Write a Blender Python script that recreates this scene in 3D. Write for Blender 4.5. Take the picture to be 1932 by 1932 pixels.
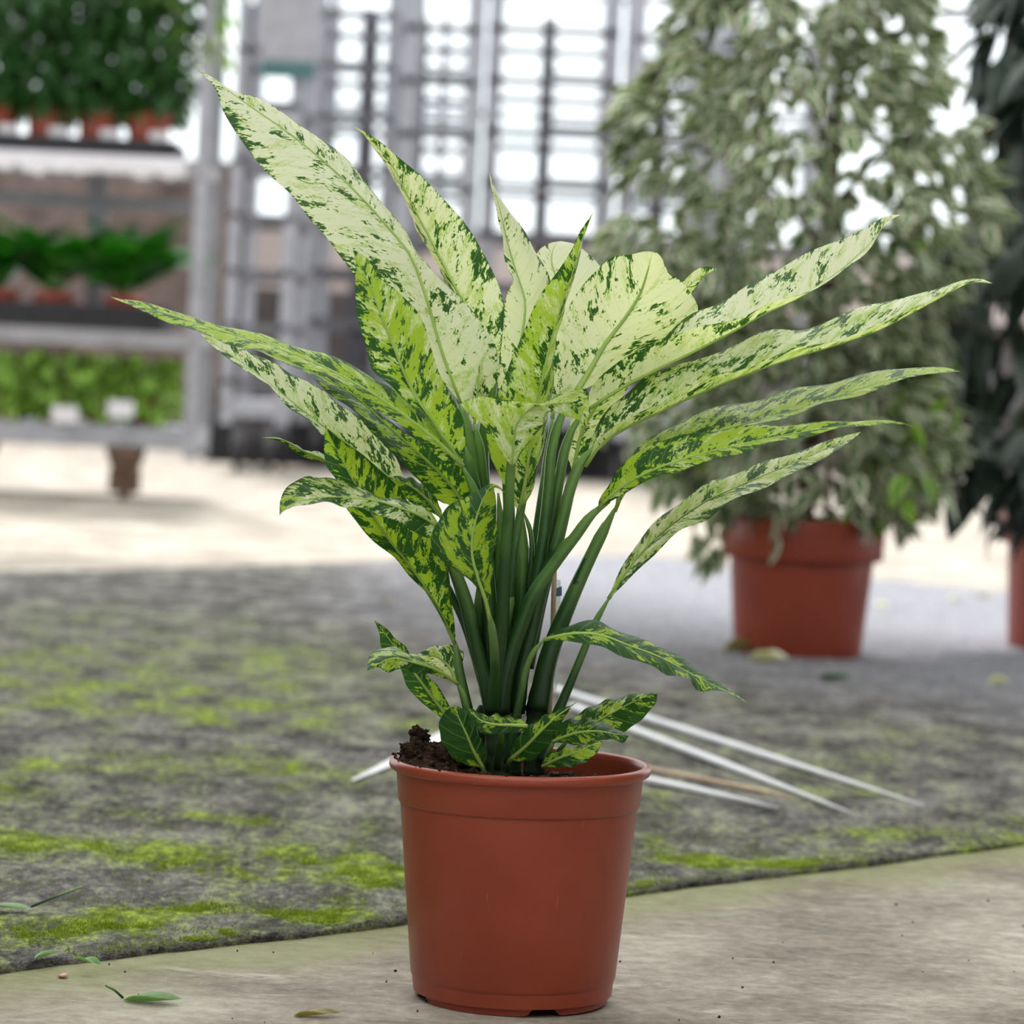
import bpy, math, random
import numpy as np
from mathutils import Vector, Matrix, noise

for o in list(bpy.data.objects):
    bpy.data.objects.remove(o)
SC = bpy.context.scene
COL = SC.collection
R = math.radians
random.seed(7)

# ------------------------------------------------------------------ camera
FPX, W = 6067.0, 1932.0
CAMH, HORIZON, ROLL, FOCUS = 0.624, 700.0, R(2.8), 3.2
PITCH = math.atan((966 - HORIZON) / FPX)
FWD = Vector((0, math.cos(PITCH), -math.sin(PITCH)))
UP0 = Vector((0, math.sin(PITCH), math.cos(PITCH)))
RX = Vector((1, 0, 0)) * math.cos(ROLL) + UP0 * math.sin(ROLL)
UP = UP0 * math.cos(ROLL) - Vector((1, 0, 0)) * math.sin(ROLL)
CAM = Vector((0, 0, CAMH))
cd = bpy.data.cameras.new('camera')
cam = bpy.data.objects.new('camera', cd)
COL.objects.link(cam)
cam.matrix_world = Matrix(((RX.x, UP.x, -FWD.x, CAM.x), (RX.y, UP.y, -FWD.y, CAM.y), (RX.z, UP.z, -FWD.z, CAM.z), (0, 0, 0, 1)))
cd.sensor_width = 36
cd.lens = FPX / W * 36
cd.clip_end = 200
cd.dof.use_dof = True
cd.dof.focus_distance = 3.19
cd.dof.aperture_fstop = cd.lens / 19.0
SC.camera = cam

# ------------------------------------------------------------------ light
world = bpy.data.worlds.new('world')
SC.world = world
world.use_nodes = True
bg = world.node_tree.nodes['Background']
bg.inputs[0].default_value = (0.93, 0.97, 1.0, 1)
bg.inputs[1].default_value = 1.9
sd = bpy.data.lights.new('sun', 'SUN')
sd.energy = 5.0
sd.angle = R(14)
sd.color = (1.0, 0.975, 0.95)
sun = bpy.data.objects.new('sun', sd)
COL.objects.link(sun)
SUN_DIR = Vector((0.10, -math.cos(R(54)), -math.sin(R(54)))).normalized()
sun.rotation_euler = SUN_DIR.to_track_quat('-Z', 'Y').to_euler()
sun.location = (0, 14, 12)
SC.view_settings.view_transform = 'Standard'
SC.view_settings.look = 'None'
SC.view_settings.gamma = 1.0
SC.view_settings.exposure = 0.22
SC.view_settings.use_curve_mapping = False


# ------------------------------------------------------------------ helpers
def ray(px, py):
    return (FWD + RX * ((px - 966) / FPX) + UP * ((966 - py) / FPX))


def at(px, py, Y):
    d = ray(px, py)
    return CAM + d * (Y / d.y)


def gp(px, py, z=0.0):
    d = ray(px, py)
    return CAM + d * ((z - CAMH) / d.z)


def srgb(r, g, b):
    f = lambda c: (c / 255 / 12.92) if c / 255 <= 0.04045 else ((c / 255 + 0.055) / 1.055) ** 2.4
    return (f(r), f(g), f(b), 1)


def tag(o, label=None, cat=None, group=None, kind=None):
    if label: o['label'] = label
    if cat: o['category'] = cat
    if group: o['group'] = group
    if kind: o['kind'] = kind
    return o


def empty(name, loc, rz=0):
    o = bpy.data.objects.new(name, None)
    o.empty_display_size = 0.05
    COL.objects.link(o)
    o.location = loc
    o.rotation_euler = (0, 0, rz)
    return o


def mesh(name, V, F, smooth=True, uv=None, uv2=None):
    me = bpy.data.meshes.new(name)
    me.from_pydata([tuple(v) for v in V], [], [tuple(f) for f in F])
    for nm, u in (('uvm', uv), ('uve', uv2)):
        if u is not None:
            l = me.uv_layers.new(name=nm)
            idx = np.zeros(len(me.loops), dtype=np.int32)
            me.loops.foreach_get('vertex_index', idx)
            l.data.foreach_set('uv', np.asarray(u, dtype=np.float32)[idx].ravel())
    if smooth:
        me.polygons.foreach_set('use_smooth', [True] * len(me.polygons))
    me.update()
    return me


def obj(name, me, mat=None, parent=None, loc=(0, 0, 0)):
    o = bpy.data.objects.new(name, me)
    COL.objects.link(o)
    if mat is not None and len(me.materials) == 0:
        me.materials.append(mat)
    o.parent = parent
    o.location = loc
    return o


class MB:
    """collects shapes in world space"""
    def __init__(s):
        s.V, s.F, s.uv = [], [], []

    def add(s, V, F, uv=None):
        n = len(s.V)
        s.V += [Vector(v) for v in V]
        s.F += [tuple(i + n for i in f) for f in F]
        s.uv += list(uv) if uv is not None else [(0, 0)] * len(V)
        return s

    def box(s, x0, x1, y0, y1, z0, z1, bev=0.0):
        if bev <= 0:
            V = [(x, y, z) for z in (z0, z1) for y in (y0, y1) for x in (x0, x1)]
            F = [(0, 2, 3, 1), (4, 5, 7, 6), (0, 1, 5, 4), (2, 6, 7, 3), (0, 4, 6, 2), (1, 3, 7, 5)]
            return s.add(V, F)
        b = bev
        ring = lambda z, i: [(x0 + i + b, y0 + i, z), (x1 - i - b, y0 + i, z), (x1 - i, y0 + i + b, z), (x1 - i, y1 - i - b, z),
                             (x1 - i - b, y1 - i, z), (x0 + i + b, y1 - i, z), (x0 + i, y1 - i - b, z), (x0 + i, y0 + i + b, z)]
        V = ring(z0, b) + ring(z0 + b, 0) + ring(z1 - b, 0) + ring(z1, b)
        F = [tuple(reversed(range(8)))] + [tuple(range(24, 32))]
        for k in range(3):
            for i in range(8):
                j = (i + 1) % 8
                F.append((k * 8 + i, k * 8 + j, k * 8 + 8 + j, k * 8 + 8 + i))
        return s.add(V, F)

    def tube(s, pts, rad, seg=8, cap=True, flat=1.0):
        pts = [Vector(p) for p in pts]
        n = len(pts)
        V, F = [], []
        nrm = None
        for i, p in enumerate(pts):
            t = (pts[min(i + 1, n - 1)] - pts[max(i - 1, 0)])
            t = t.normalized() if t.length > 1e-9 else Vector((0, 0, 1))
            if nrm is None:
                nrm = t.cross(Vector((0, 1, 0)))
                if nrm.length < 1e-3: nrm = t.cross(Vector((1, 0, 0)))
            nrm = (nrm - t * nrm.dot(t)).normalized()
            b = t.cross(nrm)
            r = rad[i] if hasattr(rad, '__len__') else rad
            for k in range(seg):
                a = 2 * math.pi * k / seg
                V.append(p + nrm * (r * math.cos(a)) + b * (r * flat * math.sin(a)))
        for i in range(n - 1):
            for k in range(seg):
                j = (k + 1) % seg
                F.append((i * seg + k, i * seg + j, (i + 1) * seg + j, (i + 1) * seg + k))
        if cap:
            F.append(tuple(reversed(range(seg))))
            F.append(tuple(range((n - 1) * seg, n * seg)))
        return s.add(V, F)

    def lathe(s, prof, c, seg=48, close=False):
        c = Vector(c)
        V = [c + Vector((r * math.cos(2 * math.pi * k / seg), r * math.sin(2 * math.pi * k / seg), z)) for r, z in prof for k in range(seg)]
        F = []
        for i in range(len(prof) - 1):
            for k in range(seg):
                j = (k + 1) % seg
                F.append((i * seg + k, i * seg + j, (i + 1) * seg + j, (i + 1) * seg + k))
        return s.add(V, F)

    def build(s, name, mat, parent=None, smooth=True, origin=None, uv=False):
        """origin: world point that becomes the object's local zero"""
        if parent is not None and origin is None:
            p, off = parent, Vector((0, 0, 0))
            while p is not None:
                off += Vector(p.location)
                p = p.parent
            V = [v - off for v in s.V]
            loc = (0, 0, 0)
        else:
            origin = Vector(origin) if origin is not None else Vector((0, 0, 0))
            V = [v - origin for v in s.V]
            loc = origin
        return obj(name, mesh(name, V, s.F, smooth, s.uv if uv else None), mat, parent, loc)


def autosmooth(o, ang=40):
    me = o.data
    me.set_sharp_from_angle(angle=R(ang))
    return o


# ------------------------------------------------------------------ materials
MATS = {}


class NT:
    def __init__(s, name):
        s.m = bpy.data.materials.new(name)
        s.m.use_nodes = True
        s.t = s.m.node_tree
        s.p = s.t.nodes['Principled BSDF']
        s.out = s.t.nodes['Material Output']
        MATS[name] = s.m

    def n(s, typ, **kw):
        nd = s.t.nodes.new(typ)
        for k, v in kw.items():
            setattr(nd, k, v)
        return nd

    def l(s, a, b):
        s.t.links.new(a, b)

    def math(s, op, a, b=None, clamp=False):
        nd = s.n('ShaderNodeMath', operation=op, use_clamp=clamp)
        for i, v in enumerate((a, b)):
            if v is None: continue
            if isinstance(v, (int, float)): nd.inputs[i].default_value = v
            else: s.l(v, nd.inputs[i])
        return nd.outputs[0]

    def noise(s, vec=None, scale=5, detail=4, rough=0.55, dist=0.0, dim='3D'):
        nd = s.n('ShaderNodeTexNoise', noise_dimensions=dim)
        nd.inputs['Scale'].default_value = scale
        nd.inputs['Detail'].default_value = detail
        nd.inputs['Roughness'].default_value = rough
        nd.inputs['Distortion'].default_value = dist
        if vec is not None: s.l(vec, nd.inputs['Vector'])
        return nd

    def ramp(s, fac, stops, interp='LINEAR'):
        nd = s.n('ShaderNodeValToRGB')
        cr = nd.color_ramp
        cr.interpolation = interp
        while len(cr.elements) < len(stops): cr.elements.new(0.5)
        for e, (p, c) in zip(cr.elements, stops):
            e.position = p
            e.color = c if len(c) == 4 else (*c, 1)
        s.l(fac, nd.inputs[0])
        return nd.outputs[0]

    def mix(s, fac, a, b, blend='MIX'):
        nd = s.n('ShaderNodeMix', data_type='RGBA', blend_type=blend)
        for i, v in ((0, fac), (6, a), (7, b)):
            if isinstance(v, (int, float)): nd.inputs[i].default_value = v
            elif isinstance(v, tuple): nd.inputs[i].default_value = v
            else: s.l(v, nd.inputs[i])
        return nd.outputs[2]

    def bump(s, h, strength=0.3, dist=0.01):
        nd = s.n('ShaderNodeBump')
        nd.inputs['Strength'].default_value = strength
        nd.inputs['Distance'].default_value = dist
        s.l(h, nd.inputs['Height'])
        s.l(nd.outputs[0], s.p.inputs['Normal'])

    def obj(s):
        return s.n('ShaderNodeTexCoord').outputs['Object']

    def translucent(s, col, fac, tint=(1.0, 1.0, 0.6, 1)):
        """mix the principled shader with a translucent lobe (thin leaf)"""
        tr = s.n('ShaderNodeBsdfTranslucent')
        c2 = s.mix(1.0, col, tint, 'MULTIPLY')
        s.l(c2, tr.inputs[0])
        ms = s.n('ShaderNodeMixShader')
        ms.inputs[0].default_value = fac
        s.l(s.p.outputs[0], ms.inputs[1])
        s.l(tr.outputs[0], ms.inputs[2])
        s.l(ms.outputs[0], s.out.inputs[0])


def simple(name, col, rough=0.6, var=0.12, scale=20, spec=0.4, metal=0.0, bump=0.0, bscale=80):
    t = NT(name)
    c = t.obj()
    nz = t.noise(c, scale, 5)
    d = tuple(max(0, x * (1 - var * 2)) for x in col[:3]) + (1,)
    b = tuple(min(1, x * (1 + var)) for x in col[:3]) + (1,)
    t.l(t.ramp(nz.outputs[0], [(0.3, d), (0.7, b)]), t.p.inputs['Base Color'])
    t.p.inputs['Roughness'].default_value = rough
    t.p.inputs['Specular IOR Level'].default_value = spec
    t.p.inputs['Metallic'].default_value = metal
    if bump > 0:
        t.bump(t.noise(c, bscale, 5).outputs[0], bump, 0.004)
    return t.m


def variegated_leaf():
    t = NT('variegated_leaf')
    uvm = t.n('ShaderNodeUVMap', uv_map='uvm').outputs[0]
    uve = t.n('ShaderNodeUVMap', uv_map='uve').outputs[0]
    sm = t.n('ShaderNodeSeparateXYZ'); t.l(uvm, sm.inputs[0])
    se = t.n('ShaderNodeSeparateXYZ'); t.l(uve, se.inputs[0])
    at_d = t.n('ShaderNodeAttribute', attribute_type='OBJECT', attribute_name='depth_of_green').outputs['Fac']
    at_s = t.n('ShaderNodeAttribute', attribute_type='OBJECT', attribute_name='pattern').outputs['Fac']
    at_l = t.n('ShaderNodeAttribute', attribute_type='OBJECT', attribute_name='lime').outputs['Fac']
    u, v, s = sm.outputs[0], sm.outputs[1], se.outputs[0]
    au = t.math('ABSOLUTE', u)
    sg = t.math('SIGN', u)
    a = t.math('SUBTRACT', v, t.math('MULTIPLY', au, 0.85))
    z = t.math('ADD', t.math('MULTIPLY', sg, 3.7), at_s)
    def nz(ka, ku, dz, det, rg, dist):
        cv = t.n('ShaderNodeCombineXYZ')
        t.l(t.math('MULTIPLY', a, ka), cv.inputs[0]); t.l(t.math('MULTIPLY', au, ku), cv.inputs[1]); t.l(t.math('ADD', z, dz), cv.inputs[2])
        return t.noise(cv.outputs[0], 1.0, det, rg, dist).outputs[0]
    n1 = nz(165, 125, 0, 5, 0.62, 0.7)
    n2 = nz(52, 46, 20, 3, 0.5, 0.3)
    n3 = nz(560, 400, 40, 3, 0.6, 0.0)
    n4 = nz(80, 44, 60, 5, 0.6, 0.4)
    c_ = lambda q, k: t.math('MULTIPLY', t.math('SUBTRACT', q, 0.5), k)
    edge = t.math('MULTIPLY', t.math('POWER', s, 9), 0.16)
    fld = t.math('ADD', t.math('ADD', t.math('ADD', c_(n1, 0.85), c_(n2, 0.95)), t.math('ADD', c_(n3, 0.35), edge)), t.math('ADD', at_d, 0.5))
    cream, lime, dark = srgb(240, 245, 218), srgb(172, 204, 58), srgb(28, 82, 38)
    lf = t.math('ADD', t.math('ADD', c_(n4, 1.5), c_(n3, 0.6)), t.math('ADD', t.math('MULTIPLY', at_d, 2.0), t.math('ADD', at_l, 0.5)))
    limem = t.ramp(lf, [(0.42, (0, 0, 0)), (0.80, (1, 1, 1))])
    base = t.mix(limem, cream, lime)
    ring = t.ramp(fld, [(0.55, (0, 0, 0)), (0.585, (0.85, 0.85, 0.85))])
    base = t.mix(ring, base, srgb(156, 200, 66))
    dm = t.ramp(fld, [(0.592, (0, 0, 0)), (0.612, (1, 1, 1))])
    dm2 = t.mix(0.94, srgb(0, 0, 0), dm)
    base = t.mix(dm2, base, dark)
    # lateral veins: a light line pattern following the veins
    vein = t.math('SINE', t.math('MULTIPLY', a, 420))
    vm = t.ramp(vein, [(0.93, (0, 0, 0)), (1.0, (0.22, 0.22, 0.22))])
    base = t.mix(vm, base, srgb(190, 214, 130))
    # midline
    mm = t.ramp(s, [(0.0, (1, 1, 1)), (0.05, (0, 0, 0))])
    base = t.mix(mm, base, srgb(150, 188, 96))
    t.l(base, t.p.inputs['Base Color'])
    t.p.inputs['Roughness'].default_value = 0.38
    t.p.inputs['Specular IOR Level'].default_value = 0.35
    t.bump(t.math('ADD', t.math('MULTIPLY', vein, 0.25), n1), 0.25, 0.0015)
    t.translucent(base, 0.48, (1.0, 1.0, 0.58, 1))
    return t.m


def petiole_mat():
    t = NT('petiole_green')
    c = t.obj()
    nz = t.noise(c, 30, 4).outputs[0]
    g = t.n('ShaderNodeTexCoord').outputs['Generated']
    sp = t.n('ShaderNodeSeparateXYZ'); t.l(g, sp.inputs[0])
    f = t.math('ADD', t.math('MULTIPLY', nz, 0.3), t.math('MULTIPLY', sp.outputs[2], 0.7))
    col = t.ramp(f, [(0.1, srgb(22, 48, 22)), (0.5, srgb(42, 82, 32)), (0.95, srgb(130, 170, 88))])
    t.l(col, t.p.inputs['Base Color'])
    t.p.inputs['Roughness'].default_value = 0.36
    t.p.inputs['Specular IOR Level'].default_value = 0.45
    t.p.inputs['Subsurface Weight'].default_value = 0.0
    return t.m


def foliage_mat(name, inner, mid, edge, transl=0.35, edge_at=0.72, rough=0.45, spec=0.35, jitter=0.25, tint=(1.1, 1.15, 0.5, 1)):
    t = NT(name)
    uvm = t.n('ShaderNodeUVMap', uv_map='uvm').outputs[0]
    sp = t.n('ShaderNodeSeparateXYZ'); t.l(uvm, sp.inputs[0])
    g = t.n('ShaderNodeNewGeometry').outputs['Random Per Island']
    rnd = t.n('ShaderNodeObjectInfo').outputs['Random']
    rr = t.math('FRACT', t.math('ADD', g, rnd))
    nz = t.noise(t.obj(), 60, 3).outputs[0]
    e = t.math('ADD', sp.outputs[0], t.math('MULTIPLY', t.math('SUBTRACT', nz, 0.5), 0.5))
    col = t.ramp(e, [(0.0, inner), (edge_at - 0.12, mid), (edge_at, edge)])
    br = t.ramp(rr, [(0.0, (1 - jitter,) * 3), (1.0, (1 + jitter,) * 3)])
    col = t.mix(1.0, col, br, 'MULTIPLY')
    t.l(col, t.p.inputs['Base Color'])
    t.p.inputs['Roughness'].default_value = rough
    t.p.inputs['Specular IOR Level'].default_value = spec
    t.translucent(col, transl, tint)
    return t.m


def pot_mat():
    t = NT('terracotta_plastic')
    c = t.obj()
    nz = t.noise(c, 9, 5).outputs[0]
    mp = t.n('ShaderNodeMapping'); mp.inputs['Scale'].default_value = (60, 60, 7)
    t.l(c, mp.inputs[0])
    sc = t.noise(mp.outputs[0], 1.6, 5, 0.65).outputs[0]
    col = t.ramp(nz, [(0.3, srgb(146, 62, 42)), (0.7, srgb(162, 72, 49))])
    scm = t.ramp(sc, [(0.65, (0, 0, 0)), (0.78, (0.5, 0.5, 0.5))])
    col = t.mix(scm, col, srgb(205, 140, 115))
    sp = t.noise(c, 190, 2).outputs[0]
    col = t.mix(t.ramp(sp, [(0.74, (0, 0, 0)), (0.78, (0.7, 0.7, 0.7))]), col, srgb(70, 38, 28))
    t.l(col, t.p.inputs['Base Color'])
    t.p.inputs['Roughness'].default_value = 0.34
    t.p.inputs['Specular IOR Level'].default_value = 0.5
    t.bump(t.noise(c, 260, 3).outputs[0], 0.06, 0.001)
    return t.m


def soil_mat():
    t = NT('potting_soil')
    c = t.obj()
    nz = t.noise(c, 120, 6, 0.7).outputs[0]
    nz2 = t.noise(c, 420, 4, 0.7).outputs[0]
    col = t.ramp(t.math('ADD', t.math('MULTIPLY', nz, 0.5), t.math('MULTIPLY', nz2, 0.5)), [(0.36, srgb(22, 17, 14)), (0.52, srgb(70, 52, 42)), (0.66, srgb(140, 110, 90))])
    t.l(col, t.p.inputs['Base Color'])
    t.p.inputs['Roughness'].default_value = 0.95
    t.p.inputs['Specular IOR Level'].default_value = 0.1
    t.bump(nz, 0.9, 0.006)
    return t.m


def mat_ground():
    t = NT('felt_ground_cloth')
    c = t.obj()
    at_m = t.n('ShaderNodeAttribute', attribute_name='moss').outputs['Fac']  # moss cover above zero, painted sunlight below
    mp = t.n('ShaderNodeMapping'); mp.inputs['Scale'].default_value = (1, 0.5, 1); t.l(c, mp.inputs[0])
    n1 = t.noise(mp.outputs[0], 11, 6, 0.65).outputs[0]
    n2 = t.noise(mp.outputs[0], 85, 5, 0.72).outputs[0]
    n3 = t.noise(c, 360, 3, 0.6).outputs[0]
    felt = t.ramp(t.math('ADD', t.math('MULTIPLY', n1, 0.45), t.math('ADD', t.math('MULTIPLY', n2, 0.35), t.math('MULTIPLY', n3, 0.2))),
                  [(0.40, srgb(38, 37, 33)), (0.5, srgb(96, 93, 90)), (0.61, srgb(160, 155, 157))])
    sunlit = t.math('MULTIPLY', at_m, -1.0, True)  # negative moss values blend painted sunlight into the felt colour
    felt = t.mix(sunlit, felt, t.ramp(n2, [(0.3, srgb(98, 98, 104)), (0.7, srgb(164, 164, 171))]))
    mossc = t.ramp(n2, [(0.34, srgb(66, 76, 26)), (0.5, srgb(116, 132, 46)), (0.66, srgb(166, 184, 74))])
    f = t.math('ADD', at_m, t.math('ADD', t.math('MULTIPLY', t.math('SUBTRACT', n2, 0.5), 1.3), t.math('MULTIPLY', t.math('SUBTRACT', n1, 0.5), 0.9)))
    mk = t.ramp(f, [(0.06, (0, 0, 0)), (0.34, (0.45, 0.45, 0.45)), (0.62, (1, 1, 1))])
    col = t.mix(mk, felt, mossc)
    t.l(col, t.p.inputs['Base Color'])
    t.p.inputs['Roughness'].default_value = 0.9
    t.p.inputs['Specular IOR Level'].default_value = 0.15
    t.bump(t.math('ADD', n2, t.math('MULTIPLY', n3, 0.6)), 0.8, 0.006)
    return t.m


def mat_concrete(line_p, line_n):
    t = NT('worn_concrete')
    c = t.n('ShaderNodeTexCoord').outputs['Object']
    n1 = t.noise(c, 4, 6, 0.6).outputs[0]
    n2 = t.noise(c, 45, 5, 0.7).outputs[0]
    mp = t.n('ShaderNodeMapping'); mp.inputs['Scale'].default_value = (9, 24, 10); mp.inputs['Rotation'].default_value = (0, 0, R(-30))
    t.l(c, mp.inputs[0])
    sc = t.noise(mp.outputs[0], 1.0, 6, 0.7, 0.4).outputs[0]
    f = t.math('ADD', t.math('MULTIPLY', n1, 0.6), t.math('MULTIPLY', n2, 0.4))
    col = t.ramp(f, [(0.36, srgb(100, 90, 80)), (0.5, srgb(144, 135, 123)), (0.62, srgb(176, 168, 157))])
    col = t.mix(t.ramp(sc, [(0.58, (0, 0, 0)), (0.70, (0.7, 0.7, 0.7))]), col, srgb(200, 194, 186))
    col = t.mix(t.ramp(sc, [(0.30, (0.6, 0.6, 0.6)), (0.42, (0, 0, 0))]), col, srgb(92, 78, 66))
    # algae stain along the edge of the ground cloth
    dt = t.n('ShaderNodeVectorMath', operation='DOT_PRODUCT')
    t.l(c, dt.inputs[0]); dt.inputs[1].default_value = line_n
    d = t.math('SUBTRACT', dt.outputs['Value'], line_n.dot(line_p))
    st = t.math('ADD', t.math('MULTIPLY', d, 4.0), t.math('MULTIPLY', t.math('SUBTRACT', n1, 0.5), 1.6))
    stm = t.ramp(st, [(0.0, (0, 0, 0)), (0.0, (0, 0, 0)), (1.0, (0, 0, 0))])
    nd = t.n('ShaderNodeMapRange', interpolation_type='SMOOTHSTEP')
    nd.inputs['From Min'].default_value = -0.85; nd.inputs['From Max'].default_value = -0.05
    t.l(st, nd.inputs['Value'])
    lim = t.math('LESS_THAN', d, 0.6)
    fac = t.math('MULTIPLY', t.math('MULTIPLY', nd.outputs[0], lim), 0.62)
    col = t.mix(fac, col, srgb(116, 124, 66))
    sp = t.noise(c, 150, 2).outputs[0]
    col = t.mix(t.ramp(sp, [(0.74, (0, 0, 0)), (0.77, (0.7, 0.7, 0.7))]), col, srgb(84, 66, 52))
    t.l(col, t.p.inputs['Base Color'])
    t.p.inputs['Roughness'].default_value = 0.8
    t.p.inputs['Specular IOR Level'].default_value = 0.25
    t.bump(t.math('ADD', n2, sc), 0.5, 0.004)
    return t.m


def added_netting_mat():
    t = NT('shade_net')
    tr = t.n('ShaderNodeBsdfTransparent')
    tl = t.n('ShaderNodeBsdfTranslucent')
    tl.inputs[0].default_value = srgb(236, 236, 232)
    wv = t.n('ShaderNodeTexWave'); wv.inputs['Scale'].default_value = 3.0
    t.l(t.obj(), wv.inputs[0])
    m1, m2 = t.n('ShaderNodeMixShader'), t.n('ShaderNodeMixShader')
    m1.inputs[0].default_value = 0.68
    t.l(t.ramp(wv.outputs['Color'], [(0, (0.28,) * 3), (1, (0.34,) * 3)]), m2.inputs[0])
    t.p.inputs['Base Color'].default_value = srgb(200, 202, 198)
    t.p.inputs['Roughness'].default_value = 0.9
    t.l(t.p.outputs[0], m1.inputs[1]); t.l(tl.outputs[0], m1.inputs[2])
    t.l(m1.outputs[0], m2.inputs[1]); t.l(tr.outputs[0], m2.inputs[2])
    t.l(m2.outputs[0], t.out.inputs[0])
    return t.m


def glass_mat(name, col, dens, rough=0.1):
    t = NT(name)
    tr = t.n('ShaderNodeBsdfTransparent')
    nz = t.noise(t.obj(), 2.0, 4).outputs[0]
    t.l(t.ramp(nz, [(0.3, (0.9, 0.93, 0.93)), (0.7, (1, 1, 1))]), tr.inputs[0])
    ms = t.n('ShaderNodeMixShader'); ms.inputs[0].default_value = dens
    t.p.inputs['Base Color'].default_value = col
    t.p.inputs['Roughness'].default_value = rough
    t.l(tr.outputs[0], ms.inputs[1]); t.l(t.p.outputs[0], ms.inputs[2])
    t.l(ms.outputs[0], t.out.inputs[0])
    return t.m


M_LEAF = variegated_leaf()
M_PET = petiole_mat()
M_RIB = simple('midrib_green', srgb(160, 190, 92), 0.4, 0.1, 30)
M_STEM = simple('cane_stem', srgb(46, 70, 38), 0.6, 0.25, 60, bump=0.4)
M_POT = pot_mat()
M_SOIL = soil_mat()
M_WHITE = simple('white_plastic', srgb(226, 227, 232), 0.4, 0.05, 14)
M_WOOD = simple('bare_wood', srgb(204, 178, 150), 0.7, 0.12, 40)
M_GALV = simple('galvanised_steel', srgb(148, 148, 154), 0.5, 0.1, 12, spec=0.4)
M_GALVD = simple('weathered_steel', srgb(92, 90, 94), 0.55, 0.15, 9)
M_DARKST = simple('dark_steel', srgb(62, 60, 68), 0.5, 0.15, 9)
M_TEAL = simple('teal_paint', srgb(58, 92, 92), 0.6, 0.1, 9)
M_SHELF = simple('grey_shelf_board', srgb(140, 138, 142), 0.6, 0.1, 10)
M_TRAY = simple('black_plastic_tray', srgb(30, 29, 34), 0.55, 0.15, 20)
M_RUBBER = simple('dark_rubber', srgb(40, 36, 34), 0.7, 0.2, 20)
M_WHEEL = simple('brown_caster', srgb(92, 70, 56), 0.7, 0.25, 14)
M_LABEL = simple('white_label', srgb(204, 200, 204), 0.6, 0.05, 30)
M_WALL_L = simple('stained_plinth', srgb(88, 82, 80), 0.9, 0.25, 3)  # dark tone carries the racks' shade on the lower back wall
M_WALL_D = simple('brown_masonry', srgb(112, 96, 90), 0.9, 0.3, 4)
M_WALL_U = simple('pale_render', srgb(196, 180, 174), 0.9, 0.1, 3)
M_FRAME = simple('window_frame_grey', srgb(150, 150, 156), 0.5, 0.08, 5)
M_GLASS = glass_mat('greenhouse_glass', (0.85, 0.9, 0.9, 1), 0.06, 0.05)
M_FILM = glass_mat('clear_film', (0.85, 0.9, 0.92, 1), 0.35, 0.2)
M_BLUE = simple('blue_print', srgb(92, 130, 178), 0.5, 0.05, 30)
M_ADDED_NET = added_netting_mat()
M_BARK = simple('ficus_bark', srgb(96, 78, 66), 0.9, 0.25, 30, bump=0.6)
M_FIC = foliage_mat('variegated_ficus_leaf', srgb(60, 98, 54), srgb(86, 122, 74), srgb(216, 214, 190), 0.28, 0.62, jitter=0.4, tint=(1, 1.05, 0.75, 1))
M_DARK = foliage_mat('dark_glossy_leaf', srgb(44, 60, 56), srgb(50, 66, 60), srgb(62, 78, 68), 0.12, 0.8, 0.38, 0.7)
M_GRN = foliage_mat('mid_green_leaf', srgb(28, 64, 24), srgb(40, 80, 30), srgb(58, 102, 42), 0.3, 0.85, 0.4)
M_BROAD = foliage_mat('broad_green_leaf', srgb(30, 92, 26), srgb(44, 112, 30), srgb(70, 134, 44), 0.35, 0.85, 0.28, 0.5)
M_IVY = foliage_mat('ivy_leaf', srgb(70, 112, 40), srgb(104, 150, 54), srgb(170, 198, 100), 0.42, 0.7, 0.42, jitter=0.55)
M_FALL = foliage_mat('fallen_leaf_green', srgb(100, 140, 84), srgb(120, 160, 104), srgb(146, 180, 130), 0.3, 0.8)
M_DRY = foliage_mat('fallen_leaf_dry', srgb(120, 112, 70), srgb(142, 130, 88), srgb(170, 156, 116), 0.3, 0.8)
M_PALE = foliage_mat('fallen_leaf_pale', srgb(196, 196, 172), srgb(210, 208, 186), srgb(222, 220, 204), 0.3, 0.8)
M_PINK = simple('pink_petal', srgb(214, 160, 158), 0.7, 0.1, 40)
M_MOSS = foliage_mat('moss_tuft', srgb(108, 124, 40), srgb(132, 150, 52), srgb(160, 178, 70), 0.3, 0.8, 0.8, 0.1)
M_FIBRE = simple('felt_fibre', srgb(112, 110, 110), 0.95, 0.2, 60, spec=0.1)

# ------------------------------------------------------------------ setting: ground
P0 = gp(966, 1883)            # centre of the foreground pot's foot
PY = P0.y
E0, E1 = gp(0, 1838), gp(1932, 1597)      # front edge of the ground cloth
ed = (E1 - E0).normalized()
en = Vector((-ed.y, ed.x, 0))             # points away from the camera
M_CONC = mat_concrete(E0, en)

b = MB()
NXg, NYg = 70, 110
V, F = [], []
for j in range(NYg + 1):
    y = 1.2 + (27.0 - 1.2) * (j / NYg) ** 1.8
    for i in range(NXg + 1):
        x = -6 + 12 * i / NXg
        V.append((x, y, 0.0))
for j in range(NYg):
    for i in range(NXg):
        k = j * (NXg + 1) + i
        F.append((k, k + 1, k + NXg + 2, k + NXg + 1))
b.add(V, F)
tag(b.build('floor', M_CONC), 'worn pale concrete floor running under the potted plants to the racks', 'floor', kind='structure')


def edge_wob(s):
    return 0.010 * noise.noise(Vector((s * 3.1, 0.3, 0))) + 0.005 * noise.noise(Vector((s * 14, 7.3, 0))) + 0.003 * noise.noise(Vector((s * 60, 2.3, 0)))


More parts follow.
